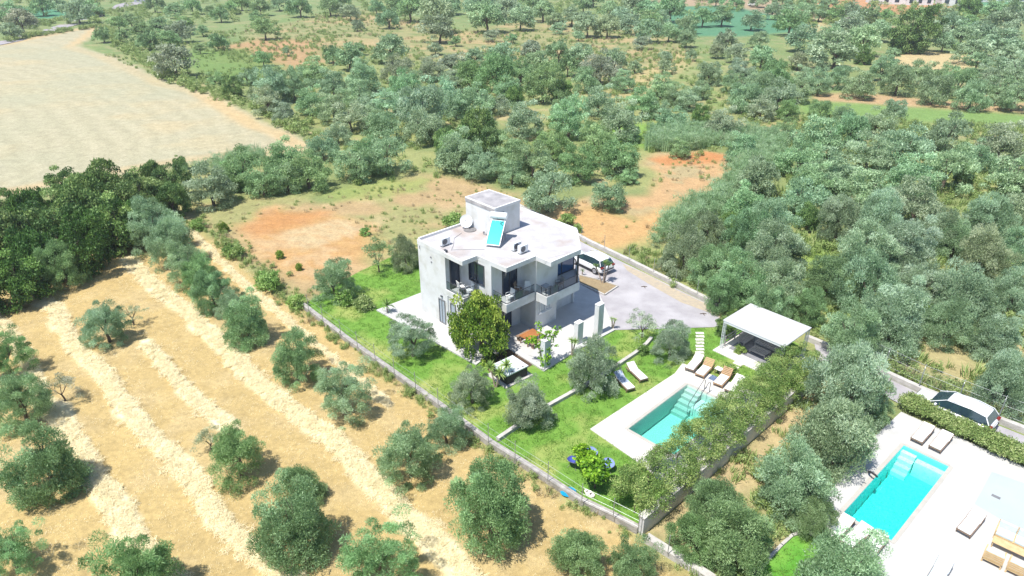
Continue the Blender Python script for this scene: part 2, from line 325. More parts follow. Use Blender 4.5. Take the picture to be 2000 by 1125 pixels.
def ground():
    nc,nr=430,640
    th=np.linspace(R(-72),R(72),nc); rr=6*(3600/6)**(np.linspace(0,1,nr))
    TH,RR=np.meshgrid(th,rr); X=RR*np.sin(TH); Y=RR*np.cos(TH)-4
    n1=fbm(X,Y,9,5); n2=fbm(X+300,Y+80,2.2,4); n3=fbm(X-200,Y+500,34,4); n4=vnoise(X,Y,.45)
    C=np.zeros(X.shape+(3,)); Z=np.zeros(X.shape)
    def paint(mask,c):
        nonlocal C
        C=C*(1-mask[...,None])+np.array(c)*mask[...,None]
    C[:]=(.24,.29,.115)
    paint(sstep(n1,.46,.62)*.8,(.35,.365,.15)); paint(sstep(n2*.5+n3*.5,.52,.64)*.75,(.52,.41,.23)); paint(sstep(n3,.55,.7)*.5,(.19,.30,.085)); paint(sstep(Y,120,230)*.6,(.18,.28,.11)); paint(sstep(Y,110,160)*sstep(n2,.5,.62)*.35,(.36,.33,.17))
    def zone(px,c,soft=1.2,amt=1.0,wob=1.5):
        poly=[P(*q) for q in px]; sd=polysd(X,Y,poly)+(n1-.5)*wob*4+(n2-.5)*wob*1.5
        m=sstep(sd,-soft,soft)*amt; paint(m,c); return m
    # far fields
    zone([(1300,14),(1420,9),(1500,22),(1560,36),(1590,45),(1560,62),(1440,72),(1340,70),(1290,40)],(.10,.27,.155),3,.9,.6)
    zone([(-200,22),(60,14),(180,22),(150,34),(-200,48)],(.10,.29,.17),3,.95,.6)
    zone([(1560,2),(1700,-12),(1860,14),(1850,32),(1700,26),(1620,14)],(.55,.29,.15),3,.95,.6)
    zone([(1905,4),(2300,-4),(2300,22),(2000,30),(1912,22)],(.12,.31,.17),3,.95,.6)
    zone([(1270,-6),(1500,-2),(1640,34),(1760,55),(1700,60),(1540,36),(1420,10),(1280,14)],(.48,.33,.23),3,.8,.6)
    zone([(1575,36),(1640,42),(1640,60),(1590,62)],(.50,.42,.22),3,.9,.6)
    zone([(1725,112),(1790,98),(1860,104),(1930,120),(1880,140),(1780,136)],(.58,.46,.25),2,.95,.6)
    zone([(1590,182),(1700,184),(1850,196),(2200,215),(2200,230),(1850,212),(1700,204),(1590,196)],(.52,.35,.20),1.5,.9,.5)
    zone([(1560,200),(1700,206),(1850,216),(2200,236),(2200,252),(1850,242),(1700,232),(1560,222)],(.20,.33,.10),1.5,.9,.5)
    # scrubby strip field across the top middle
    m=zone([(480,60),(700,20),(900,60),(1100,30),(1320,60),(1350,110),(1260,190),(1180,180),(1120,120),(900,130),(620,90),(480,110)],(.36,.33,.16),4,.85,1.2)
    paint(m*sstep(n2,.5,.62)*.8,(.17,.25,.09)); paint(m*sstep(1-n1,.5,.65)*.6,(.58,.40,.22))
    zone([(1180,200),(1240,140),(1330,100),(1360,112),(1290,160),(1240,200)],(.56,.44,.22),3,.7,1)
    zone([(430,90),(520,75),(620,80),(640,120),(560,140),(440,120)],(.50,.30,.16),4,.8,1.2)
    zone([(360,100),(480,95),(560,130),(520,170),(420,160),(340,120)],(.17,.28,.08),3,.85,1)
    zone([(560,190),(700,210),(850,250),(860,285),(780,280),(600,240)],(.30,.33,.12),2,.7,1)
    zone([(1130,245),(1200,240),(1330,245),(1420,260),(1420,285),(1270,290),(1180,280)],(.22,.38,.08),2,.9,1)
    zone([(1490,245),(1560,235),(1570,270),(1520,280),(1500,275)],(.54,.37,.19),1.5,.9,.6)
    # big pale harvested field, far left
    BF=[(-500,110),(0,86),(95,66),(165,52),(205,48),(180,72),(150,92),(200,104),(300,146),(330,162),(400,176),(450,203),(520,243),(560,254),(617,284),(596,300),(430,312),(330,325),(150,355),(0,388),(-500,480)]
    m=zone(BF,(.475,.435,.29),1.2,1,.35)
    poly=[P(*q) for q in BF]
    arc=np.sin((X*.80+Y*.55+12*n3+.004*(X+60)**2)*2.0); paint(m*sstep(arc,.2,1)*.30,(.55,.495,.345)); paint(m*sstep(-arc,.3,1)*.30,(.385,.355,.235))
    paint(m*sstep(n1,.5,.72)*.5,(.56,.45,.26)); edge=sstep(-np.abs(polysd(X,Y,poly)-2.0),-2.4,-.6)*m; paint(edge*.7,(.60,.43,.22))
    paint(m*sstep(n3,.42,.66)*.5,(.42,.42,.29))
    # scrub and orange earth behind the villa
    m=zone([(370,410),(480,395),(640,395),(820,340),(920,345),(1010,385),(1150,400),(1200,470),(1000,480),(830,500),(740,540),(600,590),(540,575),(480,500),(400,440)],(.49,.345,.185),1.5,.9,1)
    paint(m*sstep(n1,.46,.58)*.8,(.30,.34,.135)); paint(m*sstep(n3*.4+n2*.6,.53,.66)*.55,(.60,.44,.26))
    zone([(620,372),(740,352),(840,350),(810,375),(700,392),(640,396)],(.30,.36,.11),1.4,.75,.8)
    m=zone([(470,440),(540,414),(636,409),(668,428),(712,460),(728,488),(688,520),(620,548),(585,556),(545,545),(512,515),(492,470)],(.54,.33,.14),1.6,.95,1.4)
    paint(m*sstep(n2,.52,.62)*.7,(.58,.42,.24)); zone([(560,452),(660,432),(700,445),(640,470),(590,490)],(.58,.46,.27),.8,.8,.5)
    paint(m*sstep(np.sin((X*.35+Y*1.3+3*n2)*3.2),.4,1)*.35,(.50,.27,.11))
    zone([(472,448),(540,414),(650,412),(600,436),(500,462)],(.52,.26,.10),1.2,.8,.9)
    m=zone([(1085,408),(1180,408),(1250,425),(1330,395),(1400,375),(1430,330),(1445,312),(1380,294),(1290,300),(1262,318),(1300,345),(1260,380),(1140,385)],(.55,.36,.185),1.2,1,.8)
    paint(m*sstep(n2,.5,.6)*.7,(.40,.36,.20))
    zone([(1272,312),(1380,296),(1420,304),(1400,318),(1300,322)],(.56,.25,.10),.8,.9,.5)
    m=zone([(1090,412),(1170,402),(1240,432),(1330,395),(1355,400),(1290,440),(1230,475),(1180,485),(1120,462),(1080,440)],(.57,.36,.16),1.4,1,.9)
    paint(m*sstep(np.sin((X*.6-Y*1.2+4*n2)*3),.5,1)*.45,(.64,.42,.20))
    # dry ground between the right-hand walls and by the right fence
    m=zone([(1262,1045),(1400,918),(1470,850),(1560,760),(1600,740),(1560,860),(1480,960),(1400,1040),(1380,1130),(1300,1100)],(.52,.40,.22),1,.85,.6)
    zone([(1700,690),(1800,660),(1900,690),(1910,730),(1850,780),(1760,740)],(.48,.40,.21),1,.85,.8); zone([(1650,720),(1800,770),(1960,850),(2100,900),(2100,840),(1860,745),(1700,690)],(.20,.29,.09),1,.7,.6)
    zone([(1560,470),(1620,460),(1660,560),(1640,620),(1590,560)],(.26,.40,.08),1,.8,.8)
    # foreground stubble field with windrows of straw
    FF=[(-900,700),(-200,600),(0,572),(90,540),(180,500),(250,468),(300,455),(365,440),(420,470),(480,520),(540,565),(590,602)]+[(x-4,y+4) for x,y in FENCE_A[1:]]+[(1262,1062),(1378,1135),(1700,1500),(-900,1500)]
    m=zone(FF,(.53,.395,.175),.8,1,.35); fm=m
    paint(m*sstep(n1,.45,.62)*.65,(.57,.425,.185)); paint(m*sstep(n2,.5,.68)*.5,(.57,.445,.235)); paint(m*sstep(n3,.42,.6)*.3,(.54,.38,.16))
    for k,(line,wd) in enumerate(WINDROWS):
        L=[P(*q) for q in line]; d=segdist(X,Y,L)+(fbm(X+k*50,Y,1.6,3)-.5)*.9
        w=sstep(-d,-.75*wd,-.3*wd)*fm; paint(w*.92,(.88,.79,.53)); paint(w*sstep(n4,.5,.9)*.3,(.60,.50,.29))
        Z+=w*(.03+.12*min(wd,1)*fbm(X+9*k,Y,.9,3))
        if wd<.5: Z-=w*.1
    Z+=fm*(n2-.5)*.10
    # gentle relief away from the plots
    away=sstep(Y,75,130)+sstep(-X,14,30)*(1-fm); Z+=np.clip(away,0,1)*((n1-.5)*.7)*(1-m)
    Z=np.where(Z>0,Z,Z*.5)
    lot=[P(*q) for q in [(575,585),(700,500),(800,420),(1006,395),(1160,470),(1420,600),(1600,655),(1830,765),(2300,960),(2300,1500),(1480,1500),(1380,1140),(1262,1058),(1246,1040)]]+[P(*q) for q in FENCE_A[::-1]]
    ins=sstep(polysd(X,Y,lot),-.6,.1); Z=Z*(1-ins)
    for pl in (pool1,pool2):
        c=sum((Vector(v) for v in pl),Vector())/4; big=[(c+(v-c)*1.0+(v-c).normalized()*.25) for v in pl]
        Z=np.where(inpoly(X,Y,[(v.x,v.y) for v in big]),-3.0,Z)
    me=bpy.data.meshes.new('ground'); V=np.stack([X,Y,Z],-1).reshape(-1,3)
    i=np.arange(nr*nc).reshape(nr,nc); F=np.stack([i[:-1,:-1],i[:-1,1:],i[1:,1:],i[1:,:-1]],-1).reshape(-1,4)[:, ::-1]
    me.vertices.add(len(V)); me.vertices.foreach_set('co',V.ravel()); me.loops.add(F.size); me.loops.foreach_set('vertex_index',F.ravel().astype(np.int32))
    me.polygons.add(len(F)); me.polygons.foreach_set('loop_start',np.arange(0,F.size,4,dtype=np.int32)); me.polygons.foreach_set('loop_total',np.full(len(F),4,np.int32))
    me.polygons.foreach_set('use_smooth',np.ones(len(F),bool)); me.update(calc_edges=True)
    C=C*.74
    a=me.color_attributes.new('soil','FLOAT_COLOR','POINT'); a.data.foreach_set('color',np.concatenate([C,np.ones(C.shape[:2]+(1,))],-1).reshape(-1).astype(np.float32))
    m=bpy.data.materials.new('soil_and_stubble'); m.use_nodes=True; nt=m.node_tree; b=nt.nodes['Principled BSDF']; b.inputs['Roughness'].default_value=.95; b.inputs['Specular IOR Level'].default_value=.15
    at=nd(nt,'ShaderNodeAttribute'); at.attribute_name='soil'; geo=nd(nt,'ShaderNodeNewGeometry')
    col=at.outputs['Color']
    for sc,amt,det in ((26,.34,6),(3.2,.20,6),(.7,.14,4)):
        n=nd(nt,'ShaderNodeTexNoise'); n.inputs['Scale'].default_value=sc; n.inputs['Detail'].default_value=det; n.inputs['Roughness'].default_value=.7; nt.links.new(geo.outputs['Position'],n.inputs['Vector'])
        mr=nd(nt,'ShaderNodeMapRange'); mr.inputs[1].default_value=.3; mr.inputs[2].default_value=.7; mr.inputs[3].default_value=1-amt; mr.inputs[4].default_value=1+amt; nt.links.new(n.outputs['Fac'],mr.inputs[0])
        vm=nd(nt,'ShaderNodeVectorMath',operation='SCALE'); nt.links.new(col,vm.inputs[0]); nt.links.new(mr.outputs[0],vm.inputs['Scale']); col=vm.outputs[0]
        if sc==26: bn=n
    nt.links.new(col,b.inputs['Base Color'])
    bp=nd(nt,'ShaderNodeBump'); bp.inputs['Strength'].default_value=.45; bp.inputs['Distance'].default_value=.06; nt.links.new(bn.outputs['Fac'],bp.inputs['Height']); nt.links.new(bp.outputs[0],b.inputs['Normal'])
    me.materials.append(m); o=bpy.data.objects.new('ground',me); COL.objects.link(o); struct(o)
    return o
ground()

# ------------------------------------------------------------- paving, lawns, roads (sheets a few mm to cm apart)
def lawnmat():
    return mat('mown_lawn',(.15,.285,.045),(.105,.225,.03),scale=2.4,rough=.9,bump=.5,bscale=22,c3=(.30,.325,.10),s3=.26,detail=8)
M['lawn']=lawnmat()
M['lawn2']=mat('lush_lawn',(.10,.30,.035),(.08,.24,.025),scale=2.2,rough=.9,bump=.5,bscale=24,c3=(.16,.33,.05),s3=.5,detail=8)
LAWN=[(588,600),(640,566),(700,532),(770,500),(822,484),(1000,470),(1150,520),(1200,640),(1400,636),(1425,612),(1560,672),(1575,720)]
WALLDIR=(Vector(P(1455,868)+(0,))-Vector(P(1262,1040)+(0,))).normalized()
wallA=P3(1250,1043); WD=Vector((math.cos(R(42.9)),math.sin(R(42.9)),0)); WN=Vector((WD.y,-WD.x,0))  # outward normal, facing lower right
wallL=(P3(1578,738)-wallA).dot(WD)
wallB=wallA+WD*wallL
lawnp=pts(*LAWN)+[(wallB.x,wallB.y),(wallA.x,wallA.y)]+pts(*[(x+5,y-2) for x,y in FENCE_A[::-1][1:-1]])
def deck_hole(name,outer,hole,z,m): 
    return struct(MB().sheet(outer,z,[(v.x,v.y) for v in hole]).build(name,m))
def grown(pl,g):
    c=sum(pl,Vector())/4; u=(pl[1]-pl[0]).normalized(); v=(pl[3]-pl[0]).normalized()
    return [pl[0]-u*g-v*g,pl[1]+u*g-v*g,pl[2]+u*g+v*g,pl[3]-u*g+v*g]
def rnd_sheet(name,poly,z,m,hole=None): return struct(MB().sheet(poly,z,hole).build(name,m))
rnd_sheet('garden_lawn',lawnp,.04,M['lawn'],[(v.x,v.y) for v in grown(pool1,.1)])
# driveway and carport floor
struct(MB().sheet(pts((1215,516),(1260,536),(1330,572),(1404,606),(1406,622),(1385,612),(1330,592),(1270,558),(1225,530)),.081).build('sandy_verge',M['sand']))
rnd_sheet('driveway',pts((1008,408),(1150,481),(1403,605),(1407,640),(1200,646),(1150,640),(1088,632),(1000,600),(960,540),(985,430)),.075,M['concrete'])
# villa terrace
ter=[P(735,605,.15),P(930,712,.15),P(944,701,.15),P(993,680,.15),P(1029,703,.15),P(1063,724,.15),P(1130,682,.15),P(1201,644,.15),P(1196,612,.15),P(1183,590,.15),P(1172,580,.15)]
ter+= [tuple(H(1.2,5.6)[:2]),tuple(H(-1,5.6)[:2]),tuple(H(-8.4,3)[:2]),P(823,571,.15)]
struct(MB().prism(ter[:8]+[P(1172,577,.15)]+[P(1130,553,.15),tuple(H(-1.3,8.4)[:2]),tuple(H(-8.3,1)[:2]),P(823,571,.15)],.02,.15).build('villa_terrace',M['terrace']))
struct(MB().sheet(pts((944,703),(993,682),(1029,705),(1040,714),(1000,735),(955,728)),.056).build('shaded_soil_bed',M['darksoil']))  # dark soil, with the shade of the pit put into its colour
# planter bed with its kerb beside the carport
bed=pts((1130,537),(1172,547),(1207,559),(1181,576),(1130,553),z=.12)
struct(MB().prism(bed,.0,.12).build('planter_bed',M['soil']))
k=MB()
for a,b in zip(bed,bed[1:]+bed[:1]):
    a=Vector(a+(0,));b=Vector(b+(0,)); k.box((a+b)/2,(b-a).length,.12,.0,.2,(b-a))
struct(k.build('planter_kerb',M['kerb']))
# first pool deck
d1=[P(1152.5,837.5,.1),P(1318,729,.1),P(1333,709,.1),P(1490,772,.1)]
wr=wallA+WD*6.2-WN*.4; d1+= [tuple((wallA+WD*11.2-WN*.5)[:2]),tuple((wallA+WD*3.6-WN*.5)[:2]),P(1262,913,.1)]
def deck(name,outer,hole,z0,z1,m):
    b=MB().sheet(outer,z1,[(v.x,v.y) for v in hole])
    for a,c in zip(outer,outer[1:]+outer[:1]): b.quad((a[0],a[1],z0),(c[0],c[1],z0),(c[0],c[1],z1),(a[0],a[1],z1))
    return struct(b.build(name,m))
deck('pool_terrace',d1,pool1,.0,.1,M['deck'])
# second pool deck
d2=pts((1760,804),(1983,903),(2250,1030),(2300,1500),(1790,1400),(1745,1200),(1700,1128),(1655,1082),(1612,1054),(1560,1037),(1600,985),(1655,918),(1708,852),z=.1)
deck('neighbour_pool_terrace',d2,pool2,.0,.1,M['terrace'])
rnd_sheet('grass_strip',pts((1768,800),(1990,898),(2250,1022),(2250,985),(1990,868),(1778,778)),.06,M['lawn'])
L2=[(1475,1130),(1500,1098),(1528,1068),(1548,1050),(1570,1044),(1610,1056),(1655,1084),(1700,1128),(1745,1200),(1780,1330),(1440,1330)]
rnd_sheet('neighbour_lawn',pts(*L2),.05,M['lawn2'])
e=MB(); bl=[Vector(P(*q)+(0,)) for q in [(1440,1180),(1472,1131),(1498,1097),(1526,1067),(1547,1048),(1570,1041)]]
for a,b in zip(bl,bl[1:]): e.box((a+b)/2,(b-a).length+.05,.16,.0,.16,(b-a))
struct(e.build('lawn_kerb',M['kerb']))
# lane with the parked car on the right
rnd_sheet('lane',pts((1590,672),(1640,697),(1800,772),(2000,853),(2260,960),(2260,990),(1990,890),(1768,796),(1700,760),(1600,715)),.07,M['concrete'])
rnd_sheet('grey_paving',pts((1937,921),(2250,1030),(2250,1110),(2050,1060),(1960,1018),(1903,984),z=.104),.104,M['greypaving'])
rnd_sheet('country_road',pts((-60,86),(60,66),(125,46),(192,27),(240,16),(300,2),(320,-8),(296,-8),(225,10),(192,38),(130,54),(60,76),(-60,100)),.05,M['roadm'])

# stepping stones
gp=thing('garden_path','row of pale stepping stones across the lawn beside the pergola','path',P3(1366,675)); 
del gp['category']; del gp['label']; gp['kind']='structure'
first=None
def stone(a,w,d,dirv,par):
    b=MB().box(a,w,d,.03,.085,dirv); return b.build('stepping_stone',M['stone'],par,bevel=.01)
for i in range(8):
    a=P3(1366.5+ (i%2)*.6,652+i*6.3); stone(a,.62+.06*random.random(),.30,Vector((1,random.uniform(-.05,.05),0)),gp)
for i in range(4):
    a=P3(1441-i*7.5,712+i*5.4); stone(a,.66,.34,E2.cross(Vector((0,0,1))),gp)

# ------------------------------------------------------------- low walls, kerbs and fences
def wallrun(name,px,w,h,m,label,cat='wall',z0=0,parent=None):
    L=[Vector(P(*q)+(0,)) for q in px]; b=MB(); n=len(L); lf=[];rt=[]
    for i,p in enumerate(L):
        d=(L[min(i+1,n-1)]-L[max(i-1,0)]).normalized(); nn=Vector((-d.y,d.x,0)); lf.append(p+nn*w/2); rt.append(p-nn*w/2)
    vs=[]; 
    for a,c in zip(lf,rt): vs+=[(a.x,a.y,z0),(a.x,a.y,h),(c.x,c.y,h),(c.x,c.y,z0)]
    fs=[]
    for i in range(n-1):
        q=4*i; 
        for k in range(4): fs.append((q+k,q+(k+1)%4,q+4+(k+1)%4,q+4+k))
    fs+= [(3,2,1,0),(4*n-4,4*n-3,4*n-2,4*n-1)]
    b.add(vs,fs); o=b.build(name,m,parent); return o,L
def densify(px,step=3.0):
    L=[Vector(P(*q)+(0,)) for q in px]; out=[L[0]]
    for a,b in zip(L,L[1:]):
        k=max(1,int((b-a).length/step)); out+=[a+(b-a)*(i+1)/k for i in range(k)]
    return out
f=thing('boundary_wall','long low concrete wall with wire fence between the straw field and the lawn','wall',P3(900,830))
wallrun('coping',FENCE_A,.34,.42,M['oldwall'],'',parent=f)
FP=[(603,606),(631,628),(666,655),(698.5,679),(733,704),(770.5,732),(812,761),(856,793),(903,828),(954,864),(1006,899),(1070,940),(1136,984),(1197,1013),(1246,1038)]
for x,y in FP:
    a=P3(x,y,.4); MB().tube([a+Vector((0,0,0)),a+Vector((0,0,1.45))],.025,6).build('fence_post',M['metal'],f)
for z in (.75,1.15,1.6):
    b=MB(); b.tube([P3(x,y,.4)*1+Vector((0,0,z-.4)) for x,y in FP],.006,3)
    b.build('fence_wire',M['metal'],f)
def chain(par,A,B,z0,z1,cell=.16):
    """woven wire mesh between two posts"""
    b=MB(); L=(B-A).length; d=(B-A)/L; h=z1-z0; r=.004; n=int((L+h)/cell)
    for sgn in (1,-1):
        for i in range(n):
            s=i*cell
            if sgn==1: x0,zz0=(s,0) if s<=L else (L,s-L); x1,zz1=(s-h,h) if s-h>=0 else (0,s)
            else: x0,zz0=(L-s,0) if s<=L else (0,s-L); x1,zz1=(L-s+h,h) if s-h>=0 else (L,s)
            p=A+d*x0+Vector((0,0,z0+zz0)); q=A+d*x1+Vector((0,0,z0+zz1)); 
            b.add([p+Vector((0,0,-r)),q+Vector((0,0,-r)),q+Vector((0,0,r)),p+Vector((0,0,r))],[(0,1,2,3)])
    o=b.build('wire_mesh',M['metal'],par); o['kind']='stuff'; return o
f2=thing('garden_wall','low pale stone wall crossing the lawn between hot tub and pool','wall',P3(1100,785))
wallrun('coping',[(972,862),(1010,836),(1060,803),(1110,775),(1160,746),(1210,714),(1240,694),(1262,676),(1272,664)],.26,.30,M['kerb'],'',parent=f2)
f3=thing('driveway_wall','long low white kerb wall along the far side of the driveway','wall',P3(1250,530))
wallrun('coping',[(1008,403),(1080,437),(1150,476),(1230,514),(1320,559),(1403,601)],.36,.42,M['kerb'],'',parent=f3)
for x,y in ((1136,463),(1180,486),(1228,510),(1276,533),(1319,555),(1361,576)):
    a=P3(x,y,.3); MB().tube([a,a+Vector((0,0,1.5))],.022,6).build('fence_post',M['metal'],f3)
f4=thing('lane_wall','low pale kerb wall beside the lane behind the white car','wall',P3(1800,765))
wallrun('coping',[(1575,664),(1640,691),(1720,730),(1800,767),(1900,806),(2000,845),(2260,945)],.36,.42,M['kerb'],'',parent=f4)
FQ=[(1628,680),(1662,695),(1725.5,724),(1794,757),(1868.6,788),(1948,820),(2030,851)]
for x,y in FQ:
    a=P3(x,y,.3); MB().tube([a,a+Vector((0,0,1.6)),a+Vector((.12,.12,1.85))],.028,6).build('fence_post',M['metal'],f4)
for (a,b) in zip(FQ,FQ[1:]): chain(f4,P3(*a),P3(*b),.45,1.85,.2)
for z in (.5,1.2,1.85): MB().tube([P3(x,y)+Vector((0,0,z)) for x,y in FQ],.008,3).build('fence_wire',M['metal'],f4)
f5=thing('lower_wall','short low concrete wall at the bottom edge right of the straw field','wall',P3(1320,1090))
wallrun('coping',[(1262,1056),(1300,1080),(1340,1105),(1385,1134),(1450,1180)],.42,.40,M['kerb'],'',parent=f5)
a=P3(1304,1082,.4); MB().tube([a,a+Vector((0,0,1.3))],.022,6).build('fence_post',M['metal'],f5)
# grey retaining wall that carries the long hedge
rw=thing('retaining_wall','tall grey rendered wall below the long hedge right of the pool','wall',wallA)
MB().prism([wallA-WN*.16,wallB-WN*.16,wallB+WN*.16,wallA+WN*.16],0,1.18).build('wall_panel',M['retwall'],rw)
MB().prism([wallA-WN*.2-WD*.05,wallB-WN*.2,wallB+WN*.2,wallA+WN*.2-WD*.05],1.183,1.25).build('coping',M['kerb'],rw)
e0=P3(1572,735); MB().box(wallB+WD*.7,1.3,.26,0,1.5,WD).build('end_panel',M['retwall'],rw)

# ------------------------------------------------------------- POOLS
def pool(name,label,a,u,v,L,Wd,mt,mw,depth,steps,bench,coping):
    t=thing(name,label,'pool',a)
    q=lambda s,w,z:(a+u*s+v*w)+Vector((0,0,z))
    b=MB(); zt=.1
    b.quad(q(0,0,-depth),q(0,Wd,-depth),q(L,Wd,-depth),q(L,0,-depth))
    for (s0,w0,s1,w1) in ((0,0,L,0),(L,0,L,Wd),(L,Wd,0,Wd),(0,Wd,0,0)):
        b.quad(q(s0,w0,-depth),q(s1,w1,-depth),q(s1,w1,zt),q(s0,w0,zt))
    b.build('basin',mt,t)
    for i in range(steps[0]):
        w0,w1=steps[1]; s1=steps[2]*(steps[0]-i)
        c=q(s1/2,(w0+w1)/2,0); MB().box(c,s1-.006*i,(w1-w0)-.006*i,-depth+.01,-depth+.02+(depth-.12)*(i+1)/(steps[0]+.3),u).build('pool_step',M['pool1step'] if mt is M['pool1'] else M['pool2step'],t)
    if bench: 
        c=q(bench[2]/2,(bench[0]+bench[1])/2,0); MB().box(c,bench[2],bench[1]-bench[0],-depth+.01,bench[3],u).build('bench',mt if mt is M['pool1'] else M['pool2step'],t)
    w=MB(); e=.012; z0=-depth+.004; z1=-.02
    vs=[q(e,e,z0),q(L-e,e,z0),q(L-e,Wd-e,z0),q(e,Wd-e,z0),q(e,e,z1),q(L-e,e,z1),q(L-e,Wd-e,z1),q(e,Wd-e,z1)]
    w.add(vs,[(3,2,1,0),(4,5,6,7),(0,1,5,4),(1,2,6,5),(2,3,7,6),(3,0,4,7)]); w.build('water',mw,t)
    if coping:
        for (s0,w0,s1,w1,d,x) in ((0,-.12,L,-.12,u,L+.3),(0,Wd+.12,L,Wd+.12,u,L+.3),(-.12,0,-.12,Wd,v,Wd),(L+.12,0,L+.12,Wd,v,Wd)):
            c=(q(s0,w0,0)+q(s1,w1,0))/2; MB().box(c,x,.22,.104,.125,d).build('coping_strip',coping,t)
    return t
M['pool1step']=mat('grey_green_pool_tile',(.46,.54,.48),(.38,.46,.42),scale=14,rough=.4,detail=2)
M['pool2step']=mat('pale_turquoise_tile',(.70,.88,.86),(.60,.82,.80),scale=9,rough=.4,detail=2)
M['coping']=mat('cream_coping',(.43,.41,.37),(.38,.36,.325),scale=2,rough=.8)
pool('swimming_pool','turquoise swimming pool with pale steps partly behind the hedge',p1a,p1u,p1v,P1L,P1W,M['pool1'],M['water1'],1.35,(5,(0,1.15),.38),(1.2,P1W-.02,1.3,-.55),M['coping'])
pool('swimming_pool','bright cyan rippling swimming pool on the white terrace at the lower right',p2a,p2u,p2v,P2L,P2W,M['pool2'],M['water2'],1.4,(4,(0,.85),.33),(.9,P2W-.02,.45,-.35),M['coping'])
# grey slot drain at the near end of the second pool
a=P3(1641,1006,.11);b_=P3(1737,1063,.11); tag(MB().box((a+b_)/2,(b_-a).length,.05,.104,.112,b_-a).build('slot_drain',M['greymetal']),'thin grey drain line at the near end of the bright cyan pool','drain')
tag(MB().box(P3(1944,973),.42,.2,.108,.125,E1).build('floor_drain',M['greymetal']),'small dark rectangular drain cover in the pale grey blue paving','drain')
# hand rails in pool one
hr=thing('pool_handrail','curved dark metal handrail standing in the pool steps','handrail',P3(1362,762,.1))
for dx in (0,.55):
    a=p1a+p1v*(1.15+dx*.0)+p1u*(.0)+p1v*0; o1=a+p1v*(.05)+p1u*(-.25+dx*0)
    base=p1a+p1v*(1.12+dx*.12)-p1u*.35; 
    pth=[base+Vector((0,0,.1)),base+Vector((0,0,.85)),base+p1u*.25+Vector((0,0,1.0)),base+p1u*1.2+Vector((0,0,.35)),base+p1u*1.9+Vector((0,0,-.1)),base+p1u*1.95+Vector((0,0,-.9))]
    MB().tube([p+p1v*dx*.6 for p in pth],.024,6).build('rail',M['frame'],hr)
tag(MB().tube([P3(1697,921,.1),P3(1698,921,.45),P3(1704,924,.62),P3(1710,928,.55),P3(1713,931,.1)],.06,8).build('pool_ladder_arch',M['rattan']),'small dark arched handrail on the left edge of the bright cyan pool','handrail')

# ------------------------------------------------------------- THE VILLA (local axes: s = towards lower right, t = towards upper right)
villa=thing('villa','two storey flat roofed white modern villa with zigzag roof edges and balconies','house',H(-3,4,.1))
def poly(*a): return [tuple(H(s,t)[:2]) for s,t in a]
ROOF=[(-8.65,-1.57),(-5.23,-1.57),(-3.09,-1.57),(-3.09,-.08),(0,0),(.02,3.04),(1.58,3.04),(1.58,6.38),(-1.15,9.1),(-8.66,9.22)]
zb,zf,z2,zr,zt=.12,2.95,3.3,6.22,6.6
# walls below: block outlines
LOW=[(-8.63,-1.55),(-3.1,-1.55),(-3.1,-.05),(-1.6,-.05),(-1.6,3.05),(.08,3.05),(.08,5.47),(-1,5.47),(-1,8.7),(-8.62,9.15)]
UP=[(-8.63,-1.55),(-5.2,-1.55),(-5.2,-.05),(-1.6,-.05),(-1.6,3.05),(.08,3.05),(.08,5.47),(-1,5.47),(-1,8.7),(-8.62,9.15)]
w=MB().prism(poly(*LOW),zb,2.93); w.build('lower_wall',M['plaster'],villa)
w=MB().prism(poly(*UP),2.931,zr); w.build('upper_wall',M['plaster'],villa)
MB().prism(poly(*ROOF),zr+.002,zt-.06).build('roof_slab',M['plaster'],villa)
r=MB().sheet([tuple(H(s,t)[:2]) for s,t in [(-8.6,-1.5),(-5.23,-1.52),(-3.14,-1.52),(-3.14,-.02),(-.05,.05),(-.03,3.09),(1.53,3.09),(1.53,6.36),(-1.17,9.05),(-8.6,9.17)]],zt-.056)
rf=r.build('roof',M['roofing'],villa)
# raised rim of the roof, thin at the front and a real parapet at the back left
def rim(a,b,w_,h,name='parapet',m='roofpaint'):
    A=H(*a);B=H(*b); d=(B-A).normalized(); n=Vector((-d.y,d.x,0))
    return MB().box((A+B)/2+n*w_/2,(B-A).length,w_,zt-.055,zt-.055+h,d).build(name,M[m],villa)
R_=ROOF
rim(R_[0],R_[1],.14,.10); rim(R_[1],(-3.1,-1.57),.10,.05); rim((-3.09,-1.47),(-3.09,-.08),-.10*-1,.05)
rim((-3.0,-.08),(0,0),.10,.05); rim((.0,.1),(.02,3.04),.10,.05); rim((.12,3.04),(1.58,3.04),.10,.05); rim((1.58,3.14),(1.58,6.38),.10,.07); rim((1.58,6.38),(-1.15,9.1),.12,.10); rim((-1.2,9.1),(-8.6,9.22),.16,.20); rim((-8.66,9.2),(-8.66,-1.42),.16,.20)
# darker joint lines across the roof
for a,b in (((-5.0,-1.2),(-2.9,-.1)),((-2.9,.12),(1.5,3.3)),((.9,3.4),(1.45,6.2))): 
    A=H(*a,zt-.052);B=H(*b,zt-.052); MB().box((A+B)/2,(B-A).length,.03,zt-.054,zt-.048,(B-A)).build('roof_joint',M['tower_top'],rf)
